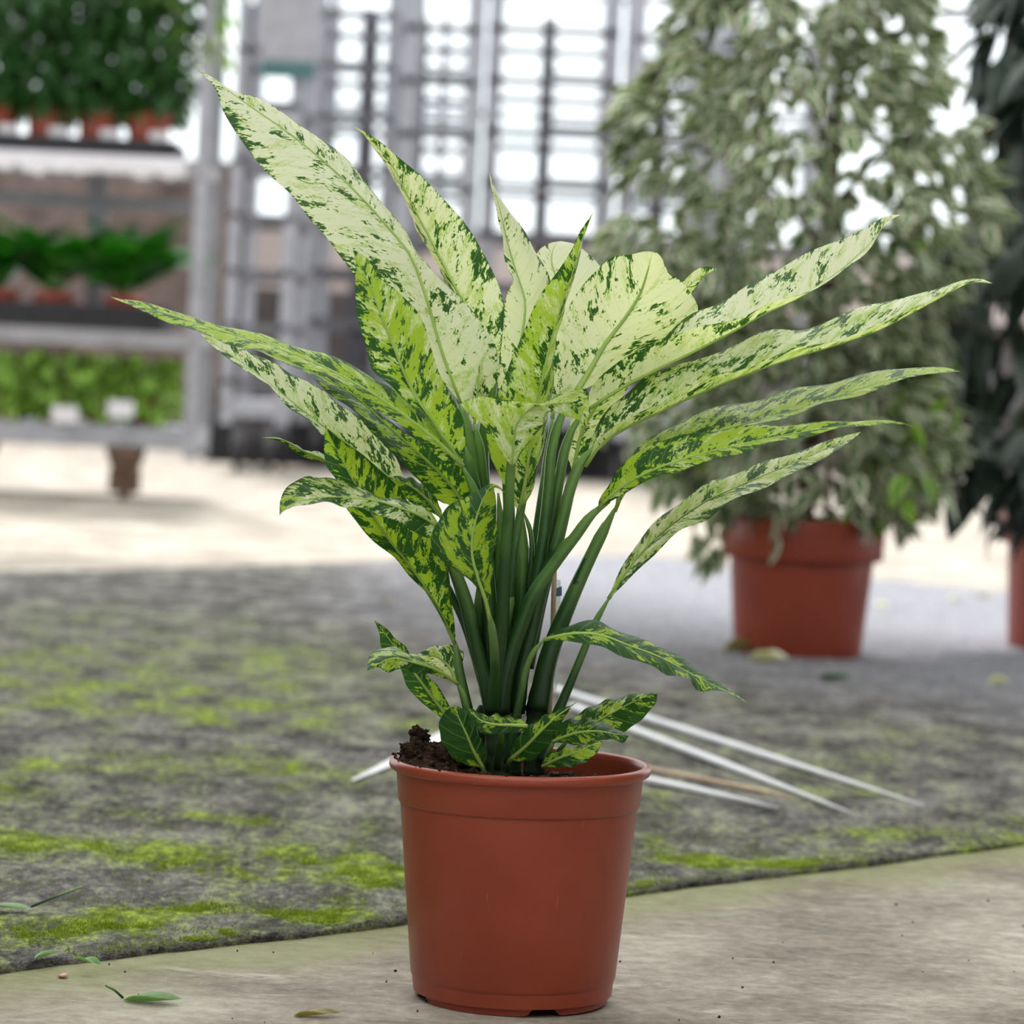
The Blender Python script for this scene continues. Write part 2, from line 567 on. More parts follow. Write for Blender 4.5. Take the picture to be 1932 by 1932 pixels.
MOSS_SPOTS = [(120, 1605, 0.30, 0.045, 1.0), (60, 1760, 0.16, 0.05, 1.1), (250, 1730, 0.10, 0.02, 0.6), (560, 1735, 0.13, 0.035, 0.8),
              (640, 1670, 0.16, 0.03, 0.7), (370, 1550, 0.12, 0.03, 0.6), (300, 1450, 0.3, 0.08, 0.5), (420, 1350, 0.45, 0.12, 0.55),
              (300, 1250, 0.5, 0.25, 0.5), (650, 1200, 0.4, 0.3, 0.5), (1480, 1640, 0.22, 0.03, 1.0), (1200, 1690, 0.07, 0.03, 1.1),
              (1700, 1590, 0.18, 0.05, 0.6), (1250, 1600, 0.06, 0.04, 0.4), (1600, 1320, 0.4, 0.12, 0.35), (200, 1170, 0.5, 0.2, 0.35),
              (100, 1300, 0.4, 0.2, 0.45), (700, 1640, 0.1, 0.06, 0.5), (1560, 1500, 0.1, 0.06, 0.35)]
MS = [(gp(a, c), sx, sy * 1.9, w * 0.7) for a, c, sx, sy, w in MOSS_SPOTS]


def moss(x, y):  # moss cover above zero, painted sun patch below
    v = 0.02
    for p, sx, sy, w in MS:
        dx, dy = (x - p.x) / sx, (y - p.y) / sy
        q = dx * dx + dy * dy
        if q < 7: v += w * math.exp(-q)
    v *= 0.25 + 1.9 * max(0, noise.noise(Vector((x * 11.0, y * 5.5, 3))) + 0.3)
    v += 0.26 * max(0, noise.noise(Vector((x * 3.6, y * 1.6, 9))) + 0.1) + 0.3 * max(0, noise.noise(Vector((x * 15, y * 6, 19))))
    v *= 0.55 + 0.9 * max(0, noise.noise(Vector((x * 31, y * 13, 23))) + 0.45)
    if y > 4.6: v *= max(0.12, 1 - (y - 4.6) * 0.22)
    pale = min(1, max(0, (y - 6.0 + 0.9 * (x - 0.6)) / 1.6)) if x > -0.6 else 0  # sun patch painted into the cloth colour at the right rear
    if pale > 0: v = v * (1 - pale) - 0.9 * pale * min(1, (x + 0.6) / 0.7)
    return v


BKL = [gp(-600, 1100), gp(0, 1086), gp(700, 1062), gp(1300, 1048), gp(1932, 1050), gp(2600, 1070)]


def back_y(x):
    if x <= BKL[0].x: return BKL[0].y
    for a0, a1 in zip(BKL, BKL[1:]):
        if x <= a1.x: return a0.y + (a1.y - a0.y) * (x - a0.x) / (a1.x - a0.x)
    return BKL[-1].y


# felt ground cloth: a displaced grid with a thick frayed front edge
sa, sb = -1.6, 6.4
NS, NT_ = 420, 190
V, F, att = [], [], []
fulls = []
for i in range(NS + 1):
    base = E0 + ed * (sa + (sb - sa) * i / NS)
    lo, hi = 0.5, 14.0
    for q in range(40):
        md = (lo + hi) / 2
        p = base + en * md
        if p.y < back_y(p.x) + 0.08 * noise.noise(Vector((p.x * 1.5, 4, 0))): lo = md
        else: hi = md
    fulls.append(lo)
for j in range(-2, NT_ + 1):
    for i in range(NS + 1):
        s = sa + (sb - sa) * i / NS
        base = E0 + ed * s
        if j <= 0:
            p = base + en * edge_wob(s)
            z = {0: 0.007, -1: 0.004, -2: -0.002}[j]
            if j < 0: p = p - en * 0.002
        else:
            q = (j / NT_) ** 1.7
            full = fulls[i]
            p = base + en * (edge_wob(s) * (1 - q) + q * full)
            z = 0.007 + 0.0045 * noise.noise(Vector((p.x * 11, p.y * 11, 1))) + 0.003 * noise.noise(Vector((p.x * 37, p.y * 37, 1)))
        V.append((p.x, p.y, z))
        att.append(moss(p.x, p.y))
for j in range(NT_ + 2):
    for i in range(NS):
        k = j * (NS + 1) + i
        F.append((k, k + 1, k + NS + 2, k + NS + 1))
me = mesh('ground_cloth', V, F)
a = me.attributes.new('moss', 'FLOAT', 'POINT')  # moss cover above zero, painted sunlight below
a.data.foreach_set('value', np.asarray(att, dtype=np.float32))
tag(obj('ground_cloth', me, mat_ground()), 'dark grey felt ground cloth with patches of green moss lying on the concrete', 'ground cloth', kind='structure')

# moss tufts and loose fibres (uncountable)
b = MB()
rnd = random.Random(3)
cnt = 0
while cnt < 34000:
    s = rnd.uniform(0.1, 1.45); q = rnd.random() ** 2 * 1.3
    p = E0 + ed * s + en * (q + 0.004)
    if moss(p.x, p.y) + 0.5 * noise.noise(Vector((p.x * 30, p.y * 30, 5))) < 0.42: 
        if rnd.random() < 0.9: continue
    h = rnd.uniform(0.0003, 0.0026); w = 0.0010
    a0 = rnd.uniform(0, 6.28)
    dx, dy = math.cos(a0) * w, math.sin(a0) * w
    tx, ty = rnd.gauss(0, 0.0025), rnd.gauss(0, 0.0025)
    b.add([(p.x - dx, p.y - dy, 0.005), (p.x + dx, p.y + dy, 0.005), (p.x + tx, p.y + ty, 0.008 + h)], [(0, 1, 2)], [(0.3, 0), (0.3, 0), (0.9, 1)])
    cnt += 1
tag(b.build('moss', M_MOSS, uv=True, smooth=False), 'short bright green moss growing in patches on the felt ground cloth', 'moss', kind='stuff')
b = MB()
for k in range(7000):
    s = rnd.uniform(-0.1, 1.55)
    p = E0 + ed * s + en * (edge_wob(s) + rnd.uniform(-0.004, 0.012) * rnd.random())
    l = rnd.uniform(0.003, 0.010)
    a0 = rnd.uniform(0, 6.28)
    dx, dy = math.cos(a0) * l, math.sin(a0) * l * 0.6
    z = rnd.uniform(0.001, 0.009)
    b.add([(p.x, p.y, z), (p.x + dx, p.y + dy, z + rnd.uniform(-0.001, 0.003)), (p.x + dx * 0.5, p.y + dy * 0.5 + 0.0008, z + 0.0008)], [(0, 1, 2)])
tag(b.build('felt_fringe', M_FIBRE, smooth=False), 'frayed grey fibres along the front edge of the ground cloth', 'fibres', kind='stuff')

# ------------------------------------------------------------------ setting: back wall, glazing, added shade netting and walls
YW = 24.0
b = MB().box(-7, 7, YW, YW + 0.25, 0, 1.15)  # lower wall, rack shade painted into its colour
tag(b.build('wall_back', M_WALL_L, smooth=False), 'low stained plinth wall behind the racks', 'wall', kind='structure')
b = MB().box(-7, 7, YW + 0.02, YW + 0.22, 1.15, 1.62)
tag(b.build('trim_1', M_WALL_U, smooth=False), 'pale rendered sill band above the plinth wall behind the racks', 'sill', kind='structure')
for k in range(9):
    x0 = -6.3 + k * 1.4
    wn = empty('window_%d' % (k + 1), (x0 + 0.7, YW + 0.1, 1.62))
    tag(wn, 'tall glazed greenhouse bay in the far wall behind the racks', 'window', 'glazing bays of the far wall', 'structure')
    MB().box(x0 + 0.03, x0 + 1.37, YW + 0.10, YW + 0.106, 1.65, 5.2).build('pane', M_GLASS, wn, smooth=False)
    MB().box(x0, x0 + 0.06, YW + 0.06, YW + 0.14, 1.62, 5.2).build('mullion', M_FRAME, wn, smooth=False)
    for z in (1.62, 2.5, 3.4, 4.3, 5.16):
        MB().box(x0 + 0.06, x0 + 1.4, YW + 0.07, YW + 0.13, z, z + 0.05).build('transom', M_FRAME, wn, smooth=False)

# unseen shade netting added overhead, its outline shaped to end the shade behind the plant
zt = 3.6
k_ = zt / -SUN_DIR.z
sh = lambda p: Vector((p.x - SUN_DIR.x * k_, p.y - SUN_DIR.y * k_, zt))
g0, g1, g2 = gp(-500, 1075), gp(800, 1085), gp(1932, 1265)
q = (g2 - g1).normalized()
nl, nr = sh(Vector((-9, g0.y, 0))), sh(g1)
nfar = sh(g2 + q * 5)
b = MB()
pts = [(-9, -3, zt), (nfar.x, -3, zt), tuple(nfar), tuple(nr), tuple(nl)]
b.add(pts + [(x, y, z + 0.004) for x, y, z in pts], [(4, 3, 2, 1, 0), (5, 6, 7, 8, 9)] + [(i, (i + 1) % 5, 5 + (i + 1) % 5, 5 + i) for i in range(5)])
tag(b.build('ceiling', M_ADDED_NET, smooth=False), 'pale shade netting stretched under the greenhouse roof above the near plants', 'shade netting', kind='structure')

for sd_, x in (('left', -3.4), ('right', 3.2)):  # unseen side walls, added to block light on the near plants
    b = MB().box(x, x + 0.2, -3.0, 7.2, 0, 3.55)
    tag(b.build('wall_' + sd_, M_WALL_L, smooth=False), 'dim side wall of the packing area on the ' + sd_ + ', beside the viewpoint', 'wall', kind='structure')
b = MB().box(-3.4, 3.4, -3.2, -3.0, 0, 3.55)  # unseen wall added to cut light from the camera side
tag(b.build('wall_front', M_WALL_L, smooth=False), 'plain dim wall of the packing area behind the viewpoint', 'wall', kind='structure')
xw = at(432, 400, 22.4).x
b = MB().box(-7, xw, 22.4, 22.6, 0, 1.98)
tag(b.build('wall_rear', M_WALL_D, smooth=False), 'brown masonry wall behind the loaded plant trolley', 'wall', kind='structure')

# ------------------------------------------------------------------ the foreground plant
PLANT = empty('potted_dieffenbachia', P0)
tag(PLANT, 'tall variegated dieffenbachia in a terracotta-coloured plastic pot standing on the concrete in front', 'potted plant')

# pot
H = 0.238
seg = 120
prof = [(0.060, 0.004), (0.092, 0.004), (0.0935, 0.0), (0.0950, 0.001), (0.0955, 0.006), (0.0962, 0.0188), (0.0985, 0.0200), (0.1008, 0.0222), (0.1022, 0.026),
        (0.1090, 0.100), (0.1140, 0.155), (0.1166, 0.1935), (0.1168, 0.1950), (0.1194, 0.1956), (0.1204, 0.1975), (0.1224, 0.2235), (0.1228, 0.2262), (0.1262, 0.2268), (0.1290, 0.2285),
        (0.1302, 0.2312), (0.1300, 0.2345), (0.1284, 0.2370), (0.1260, 0.2380), (0.1236, 0.2375), (0.1222, 0.2358), (0.1212, 0.2310), (0.1180, 0.1950), (0.1100, 0.1100), (0.0990, 0.0080), (0.060, 0.0080)]
b = MB().lathe(prof, P0, seg)
NOT = [R(-90 + 19 + 90 * k) for k in range(4)]
for i, v in enumerate(b.V):
    ri, kk = divmod(i, seg)
    if 1 <= ri <= 4:
        ang = 2 * math.pi * kk / seg
        for nt in NOT:
            d = abs((ang - nt + math.pi) % (2 * math.pi) - math.pi)
            wv = max(0.0, min(1.0, (R(10.5) - d) / R(5)))
            v.z += wv * 0.0095 * (1 if ri < 4 else 0.55)
for k in range(16):
    a0 = R(22.5 * k + 6)
    c = P0 + Vector((math.cos(a0) * 0.0975, math.sin(a0) * 0.0975, 0))
    b.tube([c + Vector((0, 0, 0.013)), c + Vector((0, 0, 0.0225))], 0.0011, 6)
pot = b.build('pot', M_POT, PLANT)
autosmooth(pot, 50)
pot.rotation_euler = (0, -R(0.8), 0)
pot['label'] = 'terracotta-coloured plastic nursery pot'


def soil_z(x, y):
    r = math.hypot(x, y) / 0.12
    z = 0.216 - 0.05 * x / 0.12 * 0.22
    z += 0.004 * noise.noise(Vector((x * 60, y * 60, 2))) + 0.003 * noise.noise(Vector((x * 150, y * 150, 4))) + 0.006 * noise.noise(Vector((x * 22, y * 22, 8)))
    z += 0.024 * math.exp(-((x + 0.092) ** 2 + (y + 0.02) ** 2) / 0.0016)
    return z


b = MB()
V, F = [Vector((0, 0, soil_z(0, 0)))], []
nr_, na_ = 26, 72
for i in range(1, nr_ + 1):
    for k in range(na_):
        a0 = 2 * math.pi * k / na_
        r = 0.1212 * i / nr_
        x, y = r * math.cos(a0), r * math.sin(a0)
        z = soil_z(x, y)
        if i == nr_: z = min(z, 0.2355)
        lim = 0.118 + (z - 0.195) / 0.036 * 0.0032
        if r > lim: x, y = x * lim / r, y * lim / r
        V.append(Vector((x, y, z)))
for k in range(na_):
    F.append((0, 1 + k, 1 + (k + 1) % na_))
for i in range(nr_ - 1):
    for k in range(na_):
        j = (k + 1) % na_
        F.append((1 + i * na_ + k, 1 + (i + 1) * na_ + k, 1 + (i + 1) * na_ + j, 1 + i * na_ + j))
b.add([v + P0 for v in V], F)


def lump(b, c, r, rn, sub=2):
    import bmesh
    bm = bmesh.new()
    bmesh.ops.create_icosphere(bm, subdivisions=sub, radius=1)
    o = rn.uniform(0, 99)
    for v in bm.verts:
        k = 1 + 0.5 * noise.noise(v.co * 1.7 + Vector((o, 0, 0))) + 0.3 * noise.noise(v.co * 4 + Vector((o, 5, 0))) + (0.35 * noise.noise(v.co * 9 + Vector((o, 9, 0))) if sub > 2 else 0)
        v.co = Vector(c) + v.co * r * k
    bm.verts.index_update()
    b.add([v.co.copy() for v in bm.verts], [[v.index for v in f.verts] for f in bm.faces])
    bm.free()


rn = random.Random(5)
for k in range(420):
    a0 = rn.uniform(0, 6.28); r = 0.114 * math.sqrt(rn.random())
    x, y = r * math.cos(a0), r * math.sin(a0)
    rr = rn.uniform(0.0015, 0.006)
    lump(b, P0 + Vector((x, y, soil_z(x, y) + rr * 0.4)), rr, rn, 1)
for (x, z, r) in ((-0.105, 0.247, 0.011), (-0.101, 0.259, 0.009), (-0.088, 0.246, 0.010), (-0.073, 0.247, 0.011), (-0.062, 0.240, 0.010), (-0.110, 0.238, 0.009), (-0.095, 0.240, 0.012), (-0.080, 0.238, 0.012), (-0.05, 0.232, 0.010)):
    lump(b, P0 + Vector((x, -0.01 + rn.uniform(-0.02, 0.02), z)), r, rn, 4)
for k in range(24):   # crumbs on the rim's left side
    a0 = R(rn.uniform(170, 265)); r = rn.uniform(0.123, 0.128)
    lump(b, P0 + Vector((r * math.cos(a0), r * math.sin(a0), 0.2385)), rn.uniform(0.0006, 0.0018), rn, 1)
soil = b.build('soil', M_SOIL, PLANT)
soil.rotation_euler = (0, -R(0.8), 0)
soil['label'] = 'dark crumbly potting soil'


# ---- leaves
def parse(s):
    if not isinstance(s, str): return s
    return [tuple(float(c) for c in p.split(',')) for p in s.split()]


def spline(P, n):
    P = [np.array(p, float) for p in P]
    L = [0.0]
    for a_, b_ in zip(P, P[1:]): L.append(L[-1] + max(1e-6, np.linalg.norm(b_ - a_)))
    tot = L[-1]
    T = [l / tot for l in L]
    m = len(P)
    tang = []
    for i in range(m):
        if i == 0: tg = (P[1] - P[0]) / (T[1] - T[0])
        elif i == m - 1: tg = (P[-1] - P[-2]) / (T[-1] - T[-2])
        else:
            d0, d1 = (P[i] - P[i - 1]) / (T[i] - T[i - 1]), (P[i + 1] - P[i]) / (T[i + 1] - T[i])
            h0, h1 = T[i] - T[i - 1], T[i + 1] - T[i]
            tg = (d0 * h1 + d1 * h0) / (h0 + h1)
        tang.append(tg)
    out = []
    i = 0
    for k in range(n + 1):
        t = k / n
        while i < m - 2 and t > T[i + 1]: i += 1
        h = T[i + 1] - T[i]
        u = (t - T[i]) / h
        out.append((2 * u ** 3 - 3 * u * u + 1) * P[i] + (u ** 3 - 2 * u * u + u) * h * tang[i] + (-2 * u ** 3 + 3 * u * u) * P[i + 1] + (u ** 3 - u * u) * h * tang[i + 1])
    return out


def quad(dep, t):
    a_, m_, c_ = dep
    return a_ * (1 - t) * (1 - 2 * t) + m_ * 4 * t * (1 - t) + c_ * t * (2 * t - 1)


LEAVES = []
GREEN = {0: -0.015, 3: -0.02, 4: 0.02, 7: 0.0, 8: 0.01, 9: 0.05, 11: 0.05, 12: 0.02, 13: 0.07, 14: 0.06, 20: 0.01, 22: 0.08, 23: 0.06, 24: 0.1, 25: 0.08, 26: 0.12, 27: 0.12, 28: 0.08, 29: 0.08, 30: 0.05}
# how yellow-green the pale areas of each leaf are, in building order
LIME = {0: -0.02, 1: -0.05, 2: -0.12, 3: -0.15, 4: 0.22, 5: -0.06, 6: 0.2, 7: 0.3, 8: 0.32, 9: 0.3, 10: -0.12, 11: 0.25, 12: -0.05, 13: 0.3, 14: 0.3, 15: 0.3,
        16: -0.02, 17: 0.04, 18: 0.0, 19: 0.28, 20: 0.3, 21: 0.06, 22: 0.45, 23: 0.1, 24: 0.4, 25: 0.4, 26: 0.5, 27: 0.5, 28: 0.45, 29: 0.4, 30: 0.0, 31: -0.05, 32: -0.05}


def leaf(A, M, B, dep, za, zb, green=0.0, pet=None, pr=(9, 9), petdep=None, wav=0.0018, cup=0.10, n=44, m=7, rib=1.0, label=None, ribr=0.0021, lime=None):
    k = len(LEAVES)
    A, M, B = (spline(parse(q), n) for q in (A, M, B))
    V, F, uv, uv2 = [], [], [], []
    Mp, Ap, Bp = [], [], []
    for i in range(n + 1):
        t = i / n
        d = quad(dep, t)
        pf = math.sin(math.pi * min(1, max(0, t))) ** 0.75 if 0 < t < 1 else 0.0
        Mp.append(at(M[i][0], M[i][1], PY + d))
        Ap.append(at(A[i][0], A[i][1], PY + d + za * pf))
        Bp.append(at(B[i][0], B[i][1], PY + d + zb * pf))
    ln = 0.0
    ph = k * 1.7
    for i in range(n + 1):
        if i: ln += (Mp[i] - Mp[i - 1]).length
        t = i / n
        tg = (Mp[min(i + 1, n)] - Mp[max(i - 1, 0)])
        for j in range(-m, m + 1):
            s = abs(j) / m
            e = Ap[i] if j < 0 else Bp[i]
            w = e - Mp[i]
            p = Mp[i] + w * s
            nn = tg.cross(w)
            if nn.length > 1e-9:
                nn.normalize()
                if j > 0: nn = -nn
                p = p + nn * (cup * w.length * 4 * s * (1 - s) * 0.5)
                wf = math.sin(math.pi * t)
                p = p + nn * (wav * wf * s * s * math.sin(t * 31 + ph + (1.3 if j < 0 else 0)) + 0.0007 * wf * math.sin((t * 60 - s * 9)) * s * (1 - s) * 4)
            V.append(p - P0)
            uv.append((w.length * s * (1 if j >= 0 else -1) + (1e-5 if j >= 0 else -1e-5), ln))
            uv2.append((s, t))
    c = 2 * m + 1
    for i in range(n):
        for j in range(c - 1):
            F.append((i * c + j, i * c + j + 1, (i + 1) * c + j + 1, (i + 1) * c + j))
    o = obj('leaf', mesh('leaf', V, F, True, uv, uv2), M_LEAF, PLANT)
    o['depth_of_green'] = green + GREEN.get(k, 0.0)
    o['lime'] = 0.8 * LIME.get(k, 0.0)
    o['pattern'] = (k * 7.31) % 50
    if label: o['label'] = label
    mb = MB()
    top = int(n * 0.94)
    mb.tube([Mp[i] for i in range(0, top, 2)], [ribr * rib * (1 - 0.85 * i / top) for i in range(0, top, 2)], 6)
    mb.build('midrib', M_RIB, o)
    if pet is not None:
        P = spline(parse(pet), 26)
        r0, r1 = pr[0] / 1896.0, pr[1] / 1896.0
        d0, d1 = (dep[0], petdep if petdep is not None else 0.0)
        pts, rad = [], []
        for i, q in enumerate(P):
            t = i / 26
            pts.append(at(q[0], q[1], PY + d0 + (d1 - d0) * (t ** 0.8)))
            rad.append((r0 + (r1 - r0) * t ** 1.2) * min(1.0, 0.35 + t * 5))
        MB().tube(pts, rad, 10).build('petiole', M_PET, o)
    LEAVES.append(o)
    return o


# big upper-left leaf
leaf('868,761 840,725 790,670 735,610 671,524 640,483 614,442 577,405 549,369 515,335 484,302 451,260 422,211 404,162 372,132',
     '868,761 830,655 803,560 772,478 725,420 655,345 560,262 460,192 404,152 372,132',
     '868,761 920,745 943,690 932,644 909,611 873,567 826,520 780,468 764,439 735,398 696,348 645,294 593,253 536,214 489,187 438,170 399,144 372,132',
     (0.0, 0.02, 0.06), -0.035, 0.03, -0.025, '868,761 878,800 888,850 898,910 908,990 918,1090 928,1200 940,1330', (12, 17), 0.0, cup=0.16)
# second pale leaf behind it
leaf('938,700 920,655 870,575 834,517 811,476 785,424 762,372 748,341 727,310 704,279 681,247 668,238',
     '938,700 890,602 845,515 806,440 772,375 740,312 700,264 668,238',
     '938,700 944,662 949,623 951,574 940,538 927,507 909,471 888,437 863,404 837,375 806,344 784,323 753,297 717,268 690,250 668,238',
     (0.04, 0.09, 0.13), 0.05, -0.01, 0.004, '938,700 925,760 912,830 912,900 922,1000 932,1100 942,1300', (11, 16), 0.02, cup=0.12)
# bright upright leaf in the middle
leaf('952,770 938,727 945,662 951,585 962,540 967,533 961,507 951,481 945,435 938,398 927,357 923,326',
     '952,770 968,700 985,630 990,570 972,510 955,450 943,395 931,355 923,326',
     '952,770 985,700 1015,640 1036,570 1036,528 1026,502 1013,476 992,442 971,411 953,385 935,360 923,326',
     (0.03, 0.07, 0.08), -0.01, 0.03, -0.06, '952,770 955,850 960,950 962,1050 960,1180 955,1320', (10, 15), 0.03, cup=0.18)
# pale rounded leaf bending over behind
leaf('1040,790 1016,690 1006,590 1006,510 1018,471 1039,458 1059,455',
     '1042,790 1052,690 1056,600 1050,530 1040,485 1048,462 1059,455',
     '1045,790 1095,690 1128,590 1137,530 1134,504 1124,491 1106,476 1083,460 1059,455',
     (0.04, 0.10, 0.16), 0.01, 0.02, -0.06, '1042,790 1032,880 1018,980 1004,1080 990,1200 975,1330', (9, 14), 0.03)
# long narrow front leaf
leaf('978,966 955,925 939,890 923,856 918,810 925,770 938,742 958,698 974,660 987,626 1000,595 1013,569 1031,540 1049,515 1067,489 1083,465 1093,440 1106,419 1119,401',
     '978,966 992,900 1001,830 1015,755 1031,678 1046,620 1062,565 1077,525 1088,485 1099,448 1119,401',
     '978,966 1003,930 1019,870 1030,815 1041,750 1043,700 1045,660 1050,620 1059,592 1069,558 1081,525 1089,491 1098,455 1109,424 1119,401',
     (-0.03, -0.05, -0.02), -0.015, 0.05, 0.02, '1001,828 990,921 972,1025 962,1120 955,1220 948,1330', (7, 10), 0.0, cup=0.12)
# broad leaf facing the camera
leaf('1086,742 1041,742 1044,652 1057,605 1077,572 1098,540 1129,507 1155,486 1191,480 1220,474 1231,475',
     '1086,742 1112,700 1142,649 1183,595 1207,556 1221,515 1231,475',
     '1086,742 1119,727 1171,683 1222,652 1274,628 1313,603 1318,584 1305,556 1284,530 1260,512 1251,491 1240,477 1231,475',
     (-0.01, 0.02, 0.0), 0.005, 0.02, -0.042, '1086,742 1068,768 1053,800 1042,843 1035,921 1022,1038 1011,1102 1003,1154 985,1240 970,1340', (9, 15), 0.0, cup=0.12, rib=1.5)
# small curled leaf at the centre front
leaf('964,878 945,854 927,820 907,797 881,776 870,763 894,750 935,751 976,757 1008,765 1041,750 1083,737 1108,735 1111,755 1106,807',
     '966,878 970,830 974,806 986,786 1008,768 1040,762 1075,762 1097,775 1106,807',
     '970,876 990,845 1010,820 1026,797 1030,780 1036,776 1062,784 1093,794 1101,800 1106,807',
     (-0.09, -0.10, -0.10), -0.01, -0.005, -0.005, '986,786 972,812 966,856 960,947 953,1051 947,1180 940,1260 932,1330', (8, 15), -0.02, cup=0.05, rib=0.7)
# yellow-green leaf at the left front
leaf('872,880 830,815 790,772 764,753 731,724 705,701 692,662 679,618 671,572 670,533 671,497 666,471',
     '872,880 838,828 800,774 769,719 743,655 718,592 694,530 681,505 666,471',
     '872,880 876,856 874,792 855,753 832,711 816,667 806,626 790,592 762,561 741,541 723,530 705,502 684,481 666,471',
     (-0.04, -0.06, -0.05), -0.01, 0.005, 0.022, '872,880 890,915 903,955 914,1010 922,1090 930,1200 938,1335', (9, 15), -0.01, cup=0.08, rib=1.5)
# long left leaf
leaf('872,880 850,876 800,838 740,792 690,758 630,716 560,684 500,664 440,651 386,630 335,616 281,591 240,574 223,567 208,560',
     '872,880 830,838 760,783 690,736 600,688 500,650 400,620 300,588 240,570 208,560',
     '872,880 828,819 806,786 777,757 733,728 679,696 607,667 552,649 480,629 415,612 335,591 259,566 225,564 208,560',
     (-0.05, -0.10, -0.16), -0.03, 0.035, 0.03, None, cup=0.1, rib=1.2)
# darker leaf tucked beneath it
leaf('884,965 846,952 835,949 788,902 744,859 704,815 654,768 607,728 552,692 500,668 458,658 440,667',
     '884,965 850,915 800,865 735,808 665,745 590,703 520,674 470,657 440,667',
     '884,965 887,931 879,895 856,867 825,843 796,828 765,820 735,792 690,756 630,714 560,681 500,661 465,653 440,667',
     (-0.01, -0.03, -0.07), -0.03, 0.01, 0.05, '884,965 900,1010 912,1060 920,1120 930,1200 942,1340', (9, 14), 0.0, cup=0.08)
# silvery leaf behind on the left
leaf('772,930 730,925 680,885 640,848 612,823 589,804 552,772 516,739 473,703 425,674 397,649 378,630',
     '772,930 712,885 655,838 595,794 530,742 470,694 420,660 378,630',
     '772,930 763,905 748,866 715,826 679,790 625,750 589,725 527,692 470,662 420,640 378,630',
     (0.02, 0.03, 0.02), -0.02, 0.03, 0.004, '772,930 815,985 850,1060 877,1140 900,1232 918,1290 930,1345', (8, 15), 0.01, cup=0.12)
# mid-left hanging leaf with glowing stripes
leaf('860,1218 845,1185 820,1141 791,1105 755,1065 715,1029 675,989 650,953 632,902 618,884 611,848 614,805',
     '860,1218 835,1165 806,1116 775,1070 733,1018 682,935 642,862 614,805',
     '860,1218 857,1174 849,1105 842,1065 810,1000 773,949 755,924 726,895 690,862 643,830 614,805',
     (0.0, -0.03, -0.06), -0.01, 0.02, 0.062, '860,1213 866,1261 877,1313 884,1345 892,1390 898,1440', (8, 12), -0.02, cup=0.1)
# horizontal curling leaf
leaf('834,1000 806,960 770,946 723,937 690,926 661,912 632,902 596,903 581,897 556,908 538,924 529,944 527,974',
     '834,1000 790,972 750,957 723,948 661,939 589,941 552,950 534,960 527,974',
     '834,1000 813,1015 770,996 726,975 690,964 650,955 618,949 574,952 545,960 534,965 527,974',
     (-0.05, -0.09, -0.11), 0.03, -0.012, 0.045, '834,1000 848,1040 862,1080 880,1130 902,1230 915,1280 928,1345', (8, 15), -0.02, cup=0.05, rib=0.8)
# folded front leaf
leaf('924,1170 913,1128 887,1097 861,1076 828,1053 815,1035 815,1007 828,981 843,957 877,939 905,923 928,913 945,920 957,934',
     '924,1170 918,1140 902,1092 891,1050 891,1012 900,973 915,935 928,917 957,934',
     '924,1170 926,1120 931,1063 936,1025 939,988 935,960 936,935 933,920 945,922 957,934',
     (-0.10, -0.12, -0.10), 0.005, 0.025, 0.045, '924,1160 930,1200 934,1260 930,1340', (7, 12), -0.04, cup=0.1)
# small dark leaf behind the curling one
leaf('836,980 810,965 783,955 757,930 740,912 732,901', '836,980 808,945 775,918 732,901', '836,980 827,947 809,921 783,905 752,898 732,901',
     (0.0, 0.0, 0.01), 0.0, 0.01, 0.08, '836,975 850,1020 866,1080 890,1170 915,1300', (6, 10), 0.0)
# small leaf tip poking out on the far left
leaf('660,905 612,873 570,862 550,848 534,835 494,826', '660,905 612,868 570,850 534,830 494,826', '660,905 640,885 612,856 581,853 552,841 516,826 494,826',
     (0.04, 0.05, 0.05), 0.0, 0.03, 0.06, '660,905 720,960 800,1040 870,1160 915,1300', (5, 10), 0.03)
# long right leaves: keels below, halves folded up
leaf('1106,775 1140,742 1190,700 1250,640 1324,583 1345,575 1403,546 1444,521 1494,492 1577,455 1639,426 1676,407 1699,405',
     '1106,775 1179,728 1237,699 1312,662 1386,624 1444,591 1500,566 1560,530 1610,490 1650,450 1676,418 1699,405',
     '1106,775 1113,736 1163,686 1225,653 1287,628 1370,606 1453,575 1519,551 1556,534 1598,508 1639,471 1672,421 1699,405',
     (0.0, -0.02, 0.0), 0.045, -0.02, -0.03, '1106,775 1085,800 1068,840 1056,900 1042,980 1028,1060 1010,1150 985,1260 970,1340', (9, 15), 0.01, cup=0.08)
leaf('1104,880 1109,850 1121,815 1146,773 1184,740 1217,711 1254,699 1312,678 1370,657 1420,637 1453,624 1515,620 1548,610 1585,597 1631,579 1680,566 1730,554 1776,544 1817,529 1850,525 1873,535',
     '1104,880 1134,838 1184,805 1246,776 1328,738 1411,705 1494,676 1577,651 1660,622 1722,590 1784,557 1838,532 1873,535',
     '1104,880 1128,830 1184,790 1246,760 1328,720 1411,690 1494,662 1577,640 1660,612 1722,580 1784,552 1838,530 1873,535',
     (-0.02, -0.06, -0.08), 0.06, -0.03, 0.004, '1134,835 1099,868 1076,921 1063,973 1047,1038 1024,1102 1005,1180 985,1260 975,1345', (10, 16), 0.0, cup=0.06)
